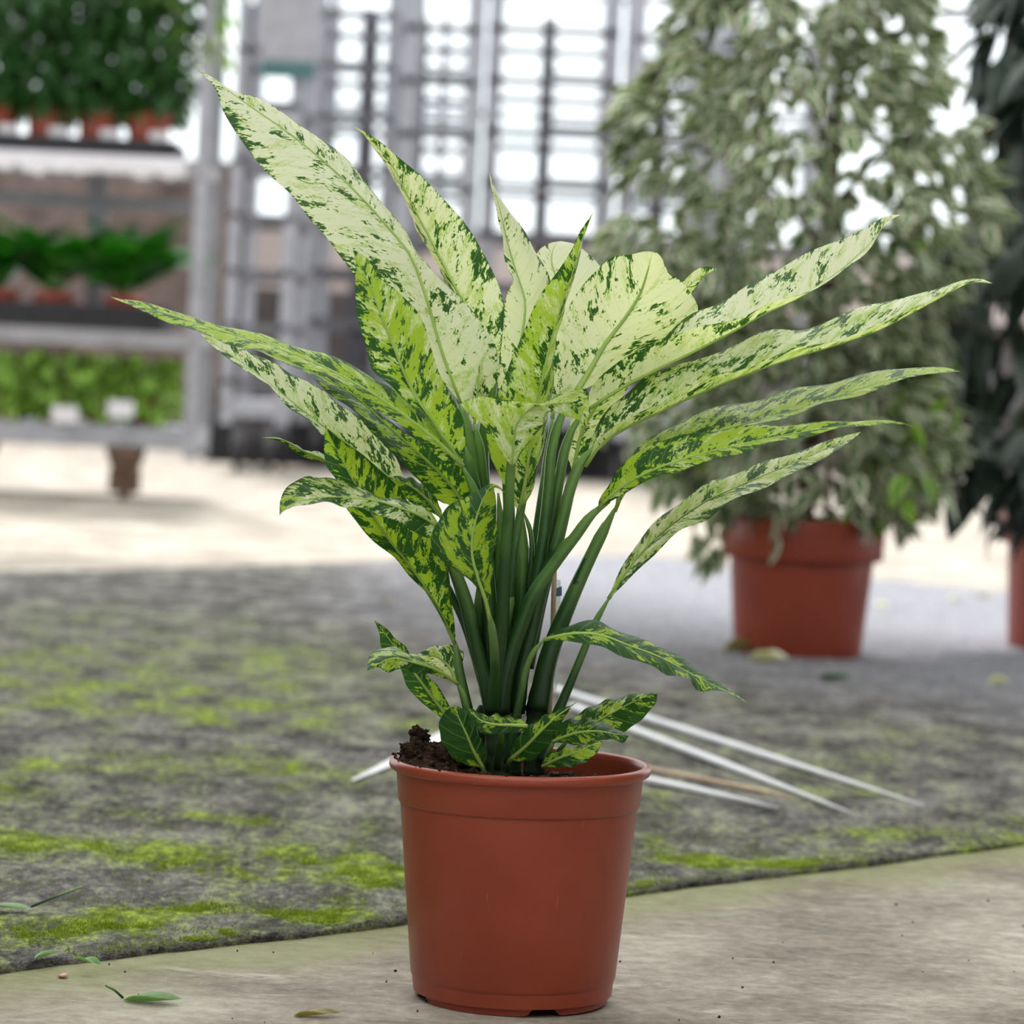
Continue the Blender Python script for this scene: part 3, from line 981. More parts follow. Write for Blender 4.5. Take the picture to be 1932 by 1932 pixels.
# leaf behind the broad one, only tip and foot showing
leaf('1080,895 1068,840 1078,790 1120,730 1180,660 1240,590 1290,530 1312,510 1335,502 1354,508', '1080,895 1100,810 1150,730 1210,650 1270,580 1310,530 1354,508',
     '1080,895 1110,845 1160,775 1199,713 1230,680 1270,620 1310,546 1325,524 1340,508 1354,508',
     (0.02, 0.05, 0.07), 0.0, 0.01, 0.02, '1080,895 1062,960 1045,1040 1020,1140 995,1260', (8, 13), 0.02)
leaf('1160,965 1165,925 1185,875 1200,848 1225,827 1262,807 1304,786 1349,771 1411,757 1494,736 1556,724 1606,711 1660,701 1722,693 1792,695 1813,701',
     '1160,965 1190,900 1240,860 1310,830 1380,808 1450,790 1530,765 1600,742 1660,722 1726,706 1813,701',
     '1160,965 1200,905 1250,870 1310,845 1380,822 1432,801 1494,782 1577,757 1660,733 1726,710 1784,702 1813,701',
     (-0.01, -0.05, -0.08), 0.05, -0.03, 0.036, '1160,960 1142,995 1120,1038 1084,1115 1060,1172 1035,1240 1015,1340', (10, 21), 0.0, cup=0.08)
leaf('1128,960 1130,943 1150,914 1167,885 1188,864 1217,844 1262,829 1312,817 1370,809 1453,802 1536,798 1618,794 1680,794 1700,797 1724,804',
     '1128,960 1165,925 1220,893 1285,868 1350,850 1430,832 1510,816 1590,804 1660,797 1724,804',
     '1128,960 1171,935 1225,906 1287,885 1349,869 1411,848 1494,829 1577,811 1660,800 1700,799 1724,804',
     (-0.05, -0.11, -0.15), 0.03, -0.02, 0.04, '1150,946 1120,968 1084,1014 1042,1069 1003,1128 985,1175 965,1232 950,1300 945,1350', (9, 17), -0.02, cup=0.1)
# lower right arching leaf
leaf('1148,1130 1159,1101 1179,1059 1208,1018 1246,976 1295,939 1349,906 1395,889 1453,869 1515,848 1577,827 1600,820 1625,815',
     '1148,1130 1180,1082 1222,1032 1275,985 1335,945 1400,915 1470,885 1540,855 1595,830 1625,815',
     '1148,1130 1188,1092 1221,1059 1254,1026 1287,1001 1337,976 1366,956 1411,931 1473,906 1536,873 1589,844 1610,828 1625,815',
     (0.0, 0.02, 0.05), 0.02, -0.03, 0.03, '1150,1127 1125,1170 1100,1230 1075,1290 1050,1350 1030,1410 1022,1440', (6, 12), -0.01, cup=0.1)
# drooping leaf at the lower right
leaf('1026,1207 1045,1193 1071,1181 1104,1172 1133,1173 1161,1186 1192,1202 1228,1209 1265,1230 1296,1246 1329,1271 1363,1292 1389,1310 1412,1328',
     '1026,1207 1080,1196 1130,1198 1185,1218 1240,1238 1290,1264 1340,1290 1380,1308 1412,1328',
     '1026,1207 1058,1209 1094,1212 1135,1222 1182,1240 1213,1253 1241,1260 1260,1273 1283,1278 1301,1284 1314,1300 1347,1303 1379,1310 1412,1328',
     (-0.06, -0.09, -0.12), 0.03, -0.02, 0.088, '1030,1205 1010,1225 993,1260 985,1300 975,1345 965,1400 958,1440', (5, 9), -0.04, cup=0.12)
# low leaves over the pot rim
leaf('1070,1400 1073,1357 1096,1344 1125,1328 1161,1317 1200,1309 1225,1307 1240,1308', '1070,1400 1110,1372 1165,1340 1210,1318 1240,1308', '1070,1400 1120,1398 1182,1378 1205,1362 1226,1341 1239,1321 1240,1308',
     (0.0, 0.0, -0.02), 0.02, -0.01, 0.055, '1070,1398 1055,1415 1040,1440', (4, 6), -0.0)
leaf('1042,1400 1050,1370 1084,1357 1115,1357 1146,1367 1172,1380 1187,1388', '1042,1400 1085,1384 1130,1380 1165,1386 1187,1388', '1042,1400 1071,1403 1094,1406 1120,1400 1140,1394 1160,1397 1177,1401 1187,1388',
     (-0.04, -0.06, -0.08), 0.02, -0.01, 0.10, '1045,1398 1035,1420 1028,1445', (4, 6), -0.04)
leaf('1024,1447 1029,1425 1047,1418 1070,1412 1096,1407 1115,1398 1136,1396', '1024,1447 1052,1432 1085,1420 1112,1408 1136,1396', '1024,1447 1052,1448 1084,1445 1109,1435 1130,1414 1136,1396',
     (-0.06, -0.08, -0.08), 0.015, -0.01, 0.075, None)
leaf('962,1434 962,1420 972,1398 991,1375 1016,1357 1042,1344 1068,1334 1092,1322', '962,1434 990,1410 1020,1380 1050,1352 1070,1338 1092,1322', '962,1434 985,1437 1006,1432 1029,1411 1048,1385 1063,1360 1079,1331 1092,1322',
     (-0.07, -0.09, -0.09), 0.01, 0.01, 0.12, '963,1432 960,1440 958,1455', (4, 6), -0.06)
leaf('912,1450 872,1440 848,1422 833,1396 828,1367 838,1344 856,1331', '912,1450 895,1420 880,1385 866,1355 856,1331', '912,1450 918,1416 905,1391 895,1367 877,1341 866,1333 856,1331',
     (-0.08, -0.09, -0.09), 0.01, 0.01, 0.135, '910,1445 912,1455 914,1462', (4, 6), -0.08)
leaf('994,1370 985,1380 960,1382 928,1385 908,1383 895,1365 884,1336', '994,1370 965,1368 935,1367 905,1358 884,1336', '994,1370 991,1362 970,1354 939,1348 913,1349 895,1339 884,1336',
     (-0.10, -0.11, -0.10), 0.0, 0.02, 0.07, '930,1370 945,1385 942,1410 938,1450', (5, 7), -0.06)
# small leaves low on the left
leaf('850,1360 833,1354 815,1341 791,1321 768,1295 755,1261 735,1240 719,1220 716,1196 706,1169', '850,1360 815,1315 782,1270 745,1220 706,1169', '850,1360 848,1334 843,1321 825,1295 802,1266 776,1235 758,1215 732,1189 706,1169',
     (-0.02, -0.02, -0.02), 0.0, 0.01, 0.085, '848,1357 870,1390 885,1440', (4, 6), -0.02)
leaf('864,1290 835,1279 809,1271 784,1270 758,1261 732,1269 714,1259 693,1266', '864,1290 820,1262 780,1250 740,1242 693,1266', '864,1290 835,1271 809,1251 784,1237 750,1224 719,1222 696,1240 693,1266',
     (-0.06, -0.10, -0.12), 0.0, 0.04, 0.06, '862,1288 872,1305 882,1340 895,1400 903,1445', (5, 8), -0.05, label='greyish leaf with a rippled lower edge')
leaf('862,1290 835,1270 806,1250 786,1236', '862,1290 850,1262 826,1240 786,1236', '862,1290 872,1251 875,1233 861,1221 835,1217 809,1222 786,1236',
     (0.0, 0.02, 0.03), 0.01, 0.01, 0.02, '862,1290 880,1330 895,1400', (4, 6), 0.0)
# a young rolled leaf in the middle
leaf('890,800 880,770 885,745 902,700 908,680', '895,800 898,760 903,720 908,680', '902,800 912,770 914,735 912,700 908,680', (-0.0, 0.0, 0.0), 0.01, 0.01, -0.02,
     '895,800 905,850 910,900 915,960 922,1080', (9, 14), 0.0, rib=0.6)

# sheaths and canes
for q, r, d in (('877,843 886,885 897,925 905,990', (12, 11), -0.02), ('983,955 985,1060 980,1180 968,1290 955,1360', (13, 17), 0.01),
                ('1080,905 1068,955 1052,1020 1035,1080', (10, 13), -0.01), ('1138,985 1118,1030 1098,1075 1080,1120', (5, 9), -0.008), ('1080,1008 1055,1042 1030,1080', (7, 9), -0.03),
                ('940,930 946,1010 940,1100 936,1200 936,1330', (10, 16), 0.0), ('902,1100 905,1180 912,1260 925,1345', (11, 14), 0.02), ('985,960 1000,1000 1003,1060 995,1120', (4, 6), 0.0),
                ('878,1128 895,1180 905,1230', (7, 9), 0.0), ('930,1290 948,1200 965,1110', (10, 12), -0.01)):
    P = spline(parse(q), 20)
    MB().tube([at(p[0], p[1], PY + d) for p in P], [(r[0] + (r[1] - r[0]) * i / 20) / 1896 * min(1, 0.2 + i / 5, 0.3 + (20 - i) / 4) for i in range(21)], 10).build('leaf_sheath', M_PET, PLANT)
for q, r, d in (('936,1300 938,1350 940,1400 940,1465', 25, -0.01), ('1010,1290 1014,1340 1012,1400 1008,1460', 22, 0.01), ('908,1330 904,1360 902,1400 902,1460', 15, 0.03), ('968,1290 966,1350 965,1460', 20, 0.03)):
    P = spline(parse(q), 24)
    MB().tube([at(p[0], p[1], PY + d) for p in P], [(r * (0.92 + 0.10 * abs(math.sin(i * 0.7))) * min(1, 0.3 + i / 8)) / 1896 for i in range(25)], 14).build('cane', M_STEM, PLANT)

# ------------------------------------------------------------------ plant stick with tag
sp = [at(1046, 1078, PY + 0.045), at(1043, 1180, PY + 0.042), at(1039, 1300, PY + 0.04), at(1033, 1440, PY + 0.04)]
st = empty('plant_stick', sp[-1])
tag(st, 'thin pale wooden stick with a clear tag stuck in the soil among the leaf stems', 'plant stick')
MB().tube(spline([tuple(p) for p in sp], 8), 0.0026, 8).build('stick', M_WOOD, st)
b = MB()
c0 = [at(1040, 1090, PY + 0.047), at(1058, 1095, PY + 0.049), at(1054, 1285, PY + 0.045), at(1048, 1305, PY + 0.044), at(1036, 1300, PY + 0.043)]
b.add(c0 + [p + Vector((0, 0.0006, 0)) for p in c0], [(0, 1, 2, 3, 4), (9, 8, 7, 6, 5)] + [(i, (i + 1) % 5, 5 + (i + 1) % 5, 5 + i) for i in range(5)])
tg_ = b.build('tag', M_FILM, st, smooth=False)
c0 = [at(1044, 1112, PY + 0.046), at(1060, 1106, PY + 0.046), at(1060, 1124, PY + 0.046), at(1044, 1126, PY + 0.046)]
b = MB(); b.add(c0 + [p - Vector((0, 0.0006, 0)) for p in c0], [(0, 1, 2, 3), (7, 6, 5, 4)] + [(i, (i + 1) % 4, 4 + (i + 1) % 4, 4 + i) for i in range(4)])
b.build('print_patch', M_BLUE, tg_, smooth=False)


# ------------------------------------------------------------------ stakes lying behind the pot
def stake(name, p0, p1, w, h, mat, label, cat, group=None, taper=0.32, lift0=0.0, lift1=0.0, shoulder=0.55):
    """tapered lath from blunt end p0 to pointed tip p1"""
    d = (p1 - p0); L = d.length; d.normalize()
    sx = d.cross(Vector((0, 0, 1))).normalized()
    uz = sx.cross(d)
    b = MB()
    V, F = [], []
    N = 14
    for i in range(N + 1):
        t = i / N
        k = 1 if t < shoulder else 1 - (1 - 0.06) * ((t - shoulder) / (1 - shoulder)) ** 1.2
        c = p0 + d * (L * t)
        ww, hh = w * k / 2, h * (0.35 + 0.65 * k)
        for (a_, e_) in ((-1, 0), (1, 0), (1, 0.75), (0.75, 1), (-0.75, 1), (-1, 0.75)):
            V.append(c + sx * (ww * a_) + uz * (hh * e_))
    for i in range(N):
        for k in range(6):
            j = (k + 1) % 6
            F.append((i * 6 + k, i * 6 + j, i * 6 + 6 + j, i * 6 + 6 + k))
    F.append(tuple(reversed(range(6)))); F.append(tuple(range(N * 6, N * 6 + 6)))
    b.add(V, F)
    o = b.build(name, mat, origin=p0, smooth=False)
    return tag(o, label, cat, group)


G = 0.0105
hub = gp(1000, 1300, G)


def ext(tip, x, y, z0=G, ztip=G):
    return gp(x, y, z0), gp(tip[0], tip[1], ztip)


a_, c_ = ext((1742, 1521), 1040, 1300)
stake('plant_stake', a_, c_, 0.021, 0.007, M_WHITE, 'longest white plastic stake on the felt, its tip furthest right', 'stake', 'white stakes behind the front pot')
a_, c_ = ext((1607, 1536), 1080, 1335)
stake('plant_stake', a_, c_, 0.020, 0.007, M_WHITE, 'white plastic stake on the felt, middle one of the three fanning right of the pot', 'stake', 'white stakes behind the front pot')
a_, c_ = ext((1468, 1526), 1090, 1446)
stake('plant_stake', a_, c_, 0.020, 0.007, M_WHITE, 'short-looking white plastic stake nearest the right side of the front pot', 'stake', 'white stakes behind the front pot')
a_, c_ = ext((1500, 1507), 1100, 1428)
stake('wooden_lath', a_, c_, 0.010, 0.005, M_WOOD, 'bare wooden lath between the white stakes right of the pot', 'lath', shoulder=0.8)
c_ = gp(664, 1474, G); a_ = gp(985, 1330, 0.014)
stake('plant_stake', a_, c_, 0.058, 0.005, M_WHITE, 'white plastic stake tilted up behind the left side of the front pot', 'stake', 'white stakes behind the front pot', shoulder=0.35)


# ------------------------------------------------------------------ leaf kit for the background
def leaf_geo(L, Wd, fold=0.25, droop=0.25, n=5):
    """small folded leaf along +X, base at origin, 2n quads"""
    V, F, uv = [], [], []
    for i in range(n + 1):
        t = i / n
        w = Wd / 2 * (math.sin(math.pi * t ** 0.8) ** 0.9 if 0 < t < 1 else 0.02)
        z = -droop * L * t * t
        V += [(L * t, -w, z + fold * w), (L * t, 0, z), (L * t, w, z + fold * w)]
        uv += [(1 - 0.02, t), (0.0 if 0 < t < 1 else 0.6, t), (1 - 0.02, t)]
    for i in range(n):
        for j in range(2):
            F.append((i * 3 + j, i * 3 + j + 1, i * 3 + 4 + j, i * 3 + 3 + j))
    return [Vector(v) for v in V], F, uv


def orient(az, el, roll):
    return Matrix.Rotation(az, 4, 'Z') @ Matrix.Rotation(-el, 4, 'Y') @ Matrix.Rotation(roll, 4, 'X')


def tree_leaves(parent, sites, L, Wd, mat, name='leaf', cap=300, fold=0.25, droop=0.25, jit=0.3, seed=1, rest='foliage', n=4, near_first=True):
    """sites: list of (world pos, az, el). nearest `cap` become objects, the rest one stuff part"""
    rn = random.Random(seed)
    protos = []
    for k in range(5):
        s = 1 + jit * (k / 2 - 1) * 0.5
        g = leaf_geo(L * s, Wd * s * rn.uniform(0.85, 1.15), fold, droop * rn.uniform(0.5, 1.6), n)
        me = mesh(name, g[0], g[1], True, g[2]); me.materials.append(mat)
        protos.append((g, me))
    off = Vector(parent.location)
    if near_first: sites = sorted(sites, key=lambda q: q[0].y)
    pick = list(range(len(sites)))
    for i, (p, az, el) in enumerate(sites[:cap]):
        o = bpy.data.objects.new(name, protos[i % 5][1])
        COL.objects.link(o)
        o.parent = parent
        o.matrix_local = Matrix.Translation(p - off) @ orient(az, el, rn.gauss(0, 0.5))
    if len(sites) > cap:
        b = MB()
        for i, (p, az, el) in enumerate(sites[cap:]):
            g = protos[i % 5][0]
            Mx = Matrix.Translation(p) @ orient(az, el, rn.gauss(0, 0.5))
            b.add([Mx @ v for v in g[0]], g[1], g[2])
        o = b.build(rest, mat, parent, uv=True)
        o['kind'] = 'stuff'


def interp(tab, y):
    for (y0, a0, b0), (y1, a1, b1) in zip(tab, tab[1:]):
        if y0 <= y <= y1:
            t = (y - y0) / (y1 - y0)
            return a0 + (a1 - a0) * t, b0 + (b1 - b0) * t
    return tab[-1][1:]


def big_pot(root, r, h, lip_h, lip_out, taper=0.78, mat=None, at_loc=None):
    c = Vector(root.location) if at_loc is None else at_loc
    rb = r * taper
    rm = r - lip_out
    prof = [(0.001, 0.006), (rb * 0.95, 0.004), (rb, 0.0), (rb + 0.004, 0.006), (rm - 0.004, h - lip_h - 0.004), (rm + 0.002, h - lip_h), (r - 0.004, h - lip_h + 0.002), (r - 0.001, h - lip_h + 0.008),
            (r, h - 0.010), (r - 0.002, h - 0.002), (r - 0.006, h), (r - 0.012, h - 0.002), (r - 0.014, h - 0.012), (rm - 0.012, h - lip_h), (rb - 0.004, 0.02), (0.001, 0.02)]
    p = MB().lathe(prof, c, 48).build('pot', mat or M_POT, root)
    autosmooth(p, 45)
    prof = [(0.001, h - 0.035), (r * 0.5, h - 0.030), (r - 0.016, h - 0.034), (r - 0.02, h - 0.05)]
    b = MB().lathe(prof, c, 32)
    for v in b.V: v.z += 0.006 * noise.noise(v * 25)
    b.build('soil', M_SOIL, root)


# ------------------------------------------------------------------ variegated weeping fig on the right
FP = gp(1503, 1236)
fic = empty('potted_weeping_fig', FP)
tag(fic, 'large cream-edged weeping fig in a red-brown pot standing behind on the right', 'potted plant')
fs = FP.y / FPX
big_pot(fic, 154 * fs, 262 * fs, 78 * fs, 15 * fs, 0.76)
FT = FP + Vector((0, 0, 262 * fs))
b = MB()
rn = random.Random(11)
tr = [FT + Vector((0, 0, -0.06)), FT + Vector((0.01, 0, 0.25)), FT + Vector((0.02, 0.02, 0.6)), FT + Vector((0.03, 0, 1.0)), FT + Vector((0.03, 0, 1.6))]
MB().tube(spline([tuple(p) for p in tr], 20), [0.022 - 0.0007 * i for i in range(21)], 10).build('trunk', M_BARK, fic)
MB().tube([FT + Vector((0.05, -0.02, -0.05)), FT + Vector((0.045, -0.01, 0.6))], 0.008, 8).build('support_cane', M_WOOD, fic)
tab = [(-120, 1330, 1720), (0, 1290, 1740), (100, 1250, 1770), (200, 1165, 1800), (300, 1190, 1850), (400, 1150, 1890), (500, 1140, 1840), (600, 1260, 1760), (700, 1290, 1760), (800, 1230, 1800), (900, 1290, 1770), (985, 1400, 1710)]
sites = []
for k in range(5200):
    py = rn.uniform(-110, 985)
    x0, x1 = interp(tab, py)
    u = rn.uniform(-1, 1)
    u = math.copysign(abs(u) ** 0.85, u)
    px = (x0 + x1) / 2 + u * (x1 - x0) / 2
    hw = (x1 - x0) / 2 * fs
    dmax = math.sqrt(max(0.02, 1 - u * u)) * hw
    if py > 840 and abs(u) < 0.3 and rn.random() < 0.6: continue
    gap = noise.noise(Vector((px * 0.012, py * 0.012, 4)))
    if gap > (0.16 if py < 420 else 0.4) and rn.random() < 0.95: continue
    dz = rn.uniform(-1, 0.7) * dmax
    p = at(px, py, FP.y + dz)
    out = Vector((u, dz / max(hw, 0.01), 0))
    az = math.atan2(out.y, out.x) + rn.gauss(0, 0.9)
    sites.append((p, az, -rn.uniform(-0.35, 1.0)))
# a few drooping sprays
for (x, y) in ((1180, 800), (1200, 830), (1240, 860), (1290, 900), (1310, 930), (1340, 1030), (1350, 960), (1720, 930), (1760, 900), (1700, 900), (1790, 780), (1460, 990), (1470, 960)):
    for q in range(7):
        sites.append((at(x + rn.gauss(0, 22), y + rn.gauss(0, 22), FP.y + rn.uniform(-0.25, 0.1)), rn.uniform(0, 6.28), -rn.uniform(0.6, 1.4)))
tree_leaves(fic, sites, 0.068, 0.030, M_FIC, seed=4, cap=300, n=4)
sites = []
for k in range(75):
    px, py = rn.choice(((1720, 700), (1690, 860), (1750, 880), (1700, 930), (1770, 450), (1790, 720), (1250, 840), (1300, 880)))
    sites.append((at(px + rn.gauss(0, 32), py + rn.gauss(0, 40), FP.y + rn.uniform(-0.3, 0.1)), rn.uniform(0, 6.28), -rn.uniform(0.2, 1.3)))
tree_leaves(fic, sites, 0.075, 0.034, M_IVY, name='young_leaf', seed=14, cap=300, n=4)
# twigs
for k in range(14):
    z = 0.25 + k * 0.09
    a0 = k * 2.4
    p = FT + Vector((0.02, 0, z))
    e = p + Vector((math.cos(a0) * 0.34, math.sin(a0) * 0.3, 0.22))
    f = e + Vector((math.cos(a0) * 0.12, math.sin(a0) * 0.1, -0.08))
    MB().tube(spline([tuple(p), tuple((p + e) / 2 + Vector((0, 0, 0.06))), tuple(e), tuple(f)], 8), [0.008 - 0.0008 * i for i in range(9)], 6).build('branch', M_BARK, fic)

# ------------------------------------------------------------------ dark plant at the right edge
DP = gp(2010, 1226)
dk = empty('potted_dark_fig', DP)
tag(dk, 'dark broad-leaved shrub in a brown pot cut off by the right edge', 'potted plant')
ds = DP.y / FPX
big_pot(dk, 136 * ds, 268 * ds, 70 * ds, 14 * ds, 0.78)
DT = DP + Vector((0, 0, 268 * ds))
for dx in (-0.04, 0.05, 0.0):
    MB().tube(spline([tuple(DT + Vector((dx * 0.5, 0, -0.05))), tuple(DT + Vector((dx, 0.02, 0.4))), tuple(DT + Vector((dx * 1.6, 0, 1.2)))], 12), [0.016 - 0.0008 * i for i in range(13)], 8).build('stem', M_BARK, dk)
tab = [(-100, 1900, 2150), (30, 1885, 2150), (100, 1850, 2200), (180, 1880, 2200), (300, 1905, 2200), (400, 1845, 2200), (470, 1745, 2200), (560, 1705, 2200), (650, 1730, 2200), (800, 1750, 2200), (900, 1825, 2200), (970, 1890, 2150)]
sites = []
for k in range(850):
    py = rn.uniform(-100, 960)
    x0, x1 = interp(tab, py)
    px = rn.uniform(x0, x1)
    u = (px - (x0 + x1) / 2) / ((x1 - x0) / 2)
    hw = (x1 - x0) / 2 * ds
    p = at(px, py, DP.y - 0.12 + rn.uniform(-0.9, 0.7) * math.sqrt(max(0.03, 1 - u * u)) * hw)
    az = (math.pi if u < 0 else 0) + rn.gauss(0, 0.9)
    sites.append((p, az, -rn.uniform(0.3, 1.3)))
tree_leaves(dk, sites, 0.15, 0.062, M_DARK, seed=9, cap=300, n=6)


# ------------------------------------------------------------------ racks / trolleys
def trolley(name, xl, xr, yf, depth, shelves, label, cat='trolley', group=None, top=2.2, base_z=0.17, post=0.035, pm=None, sm=None, thick=0.035, casters=True, wheel_r=0.07, frame=False):
    root = empty(name, ((xl + xr) / 2, yf + depth / 2, 0))
    tag(root, label, cat, group)
    pm = pm or M_GALV; sm = sm or M_SHELF
    for x in (xl, xr - post):
        for y in (yf, yf + depth - post):
            b = MB()
            inner = 1 if x == xl else -1
            b.box(x, x + post, y, y + 0.006, base_z - 0.04, top)
            xx = x if inner == 1 else x + post - 0.006
            b.box(xx, xx + 0.006, y + 0.006, y + post, base_z - 0.04, top)
            for q in range(int((top - base_z) / 0.1)):      # slot lugs along the upright
                z = base_z + 0.05 + q * 0.1
                b.box(x + post * 0.35, x + post * 0.65, y - 0.003, y, z, z + 0.04)
            b.build('upright', pm, root, smooth=False)
    b = MB().box(xl + 0.008, xr - 0.008, yf + 0.008, yf + depth - 0.008, base_z, base_z + 0.09, 0.006)
    b.build('base', pm, root, smooth=False)
    for z in shelves:
        if frame:
            b = MB().box(xl + 0.008, xr - 0.008, yf, yf + 0.03, z - thick, z)
            b.box(xl + 0.008, xr - 0.008, yf + depth - 0.03, yf + depth, z - thick, z)
            b.box(xl + 0.008, xl + 0.03, yf + 0.03, yf + depth - 0.03, z - thick, z)
            b.box(xr - 0.03, xr - 0.008, yf + 0.03, yf + depth - 0.03, z - thick, z)
            b.build('shelf_frame', sm, root, smooth=False)
            continue
        b = MB().box(xl + 0.008, xr - 0.008, yf + 0.004, yf + depth - 0.004, z - thick, z, 0.003)
        b.box(xl + 0.01, xr - 0.01, yf - 0.006, yf + 0.004, z - thick * 1.25, z + 0.004)
        b.build('shelf', sm, root, smooth=False)
    if casters:
        for x in (xl + 0.10, xr - 0.10):
            for y in (yf + 0.08, yf + depth - 0.08):
                cst = MB().box(x - 0.03, x + 0.03, y - 0.03, y + 0.03, wheel_r * 1.5, base_z + 0.002, 0.004).build('caster', M_GALVD, root, smooth=False)
                b = MB()
                sg = 20
                V, F = [], []
                pr = [(0.0, -0.02), (wheel_r * 0.85, -0.02), (wheel_r, -0.012), (wheel_r, 0.012), (wheel_r * 0.85, 0.02), (0.0, 0.02)]
                for r_, o_ in pr:
                    for q in range(sg):
                        a0 = 2 * math.pi * q / sg
                        V.append((x + o_, y + max(r_, 1e-4) * math.cos(a0), wheel_r + max(r_, 1e-4) * math.sin(a0)))
                for i in range(len(pr) - 1):
                    for q in range(sg):
                        j = (q + 1) % sg
                        F.append((i * sg + q, i * sg + j, (i + 1) * sg + j, (i + 1) * sg + q))
                b.add(V, F)
                b.build('wheel', M_RUBBER, cst)
    return root


def zat(px, py, Y):
    return at(px, py, Y).z


TY = 13.55
xr = at(385, 500, TY).x
xl = xr - 1.32
z1, z2, z3 = zat(150, 790, TY), zat(150, 622, TY), zat(150, 298, TY)
root = trolley('plant_trolley', xl, xr, TY, 0.57, [z2, z3], 'galvanised plant trolley with three loaded shelves at the left', 'trolley', top=2.35, base_z=z1 - 0.11, thick=0.05, post=0.055, casters=False)
za_, zb_ = zat(150, 392, TY + 0.6), zat(150, 368, TY + 0.6)
MB().box(xl + 0.06, xr - 0.06, TY + 0.52, TY + 0.55, za_, zb_).build('rear_rail', M_GALV, root, smooth=False)
xq = at(182, 400, TY + 0.5).x
MB().box(xq - 0.04, xq + 0.04, TY + 0.525, TY + 0.56, z2, z3 - 0.05).build('rear_post', M_GALV, root, smooth=False)
# thick brown pedestal-like castors
for px, ww in ((222, 0.15), (-120, 0.15)):
    c = gp(px, 946); c = Vector((c.x, TY + 0.06, 0))
    cst = MB().lathe([(0.02, z1 - 0.11), (0.085, z1 - 0.11), (0.08, z1 - 0.15), (0.055, 0.12), (0.05, 0.10)], c, 20).build('caster', M_WHEEL, root)
    b = MB()
    for s_ in (-1, 1):
        b.box(c.x + s_ * 0.045 - 0.018, c.x + s_ * 0.045 + 0.018, c.y - 0.05, c.y + 0.05, 0.03, 0.13, 0.006)
    V, F = [], []
    for o_ in (-0.02, 0.02):
        for q in range(20):
            a0 = 2 * math.pi * q / 20
            V.append((c.x + o_, c.y + 0.055 * math.cos(a0), 0.055 + 0.055 * math.sin(a0)))
    F = [tuple(range(20)), tuple(range(39, 19, -1))] + [(q, (q + 1) % 20, 20 + (q + 1) % 20, 20 + q) for q in range(20)]
    b.add(V, F)
    b.build('wheel', M_WHEEL, cst, smooth=False)


def plant_tray(px0, px1, z, label, h=0.10, nd=1):
    x0, x1 = at(px0, 400, TY).x, at(px1, 400, TY).x
    y0, y1 = TY + 0.01, TY + 0.45
    r_ = empty('plant_tray', ((x0 + x1) / 2, (y0 + y1) / 2, z))
    tag(r_, label, 'tray')
    b = MB()
    b.box(x0, x1, y0, y1, z, z + 0.008)
    for (a0, a1, c0, c1) in ((x0, x1, y0, y0 + 0.012), (x0, x1, y1 - 0.012, y1), (x0, x0 + 0.012, y0 + 0.012, y1 - 0.012), (x1 - 0.012, x1, y0 + 0.012, y1 - 0.012)):
        b.box(a0, a1, c0, c1, z + 0.008, z + h)
    b.build('tub', M_TRAY, r_, smooth=False)
    MB().box(x0 - 0.008, x1 + 0.008, y0 - 0.012, y0, z + h - 0.035, z + h + 0.004).build('lip', M_TRAY, r_, smooth=False)
    for q in range(5):
        xx = x0 + (x1 - x0) * (q + 0.5) / 5
        MB().box(xx - 0.012, xx + 0.012, y0 - 0.006, y0, z + 0.01, z + h - 0.035).build('rib', M_TRAY, r_, smooth=False)
    return r_


plant_tray(-60, 325, z3, 'black plastic tray holding the row of small figs on the top trolley shelf', 0.085)
plant_tray(-60, 318, z2, 'black plastic tray under the broad-leaved plants on the middle trolley shelf', 0.105)

# torn paper / fleece along the top shelf edge
b = MB()
rn = random.Random(21)
N = 60
xa, xb_ = at(-60, 320, TY).x, at(352, 320, TY).x
V, F = [], []
for i in range(N + 1):
    x = xa + (xb_ - xa) * i / N
    lo = 0.06 + 0.055 * noise.noise(Vector((x * 9, 3, 0))) + 0.02 * noise.noise(Vector((x * 31, 3, 0)))
    for j in range(4):
        V.append((x, TY - 0.012 - 0.012 * j * abs(noise.noise(Vector((x * 13, j, 2)))), z3 + 0.02 - (0.02 + lo) * j / 3))
    V.append((x, TY - 0.006, z3 + 0.02))
for i in range(N):
    for j in range(3):
        k = i * 5 + j
        F.append((k, k + 5, k + 6, k + 1))
    F.append((i * 5 + 4, i * 5 + 9, i * 5 + 5, i * 5))
b.add(V, F)
o = b.build('paper_liner', M_LABEL, origin=(0, TY, z3))
tag(o, 'torn white paper liner hanging over the edge of the top trolley shelf', 'paper')

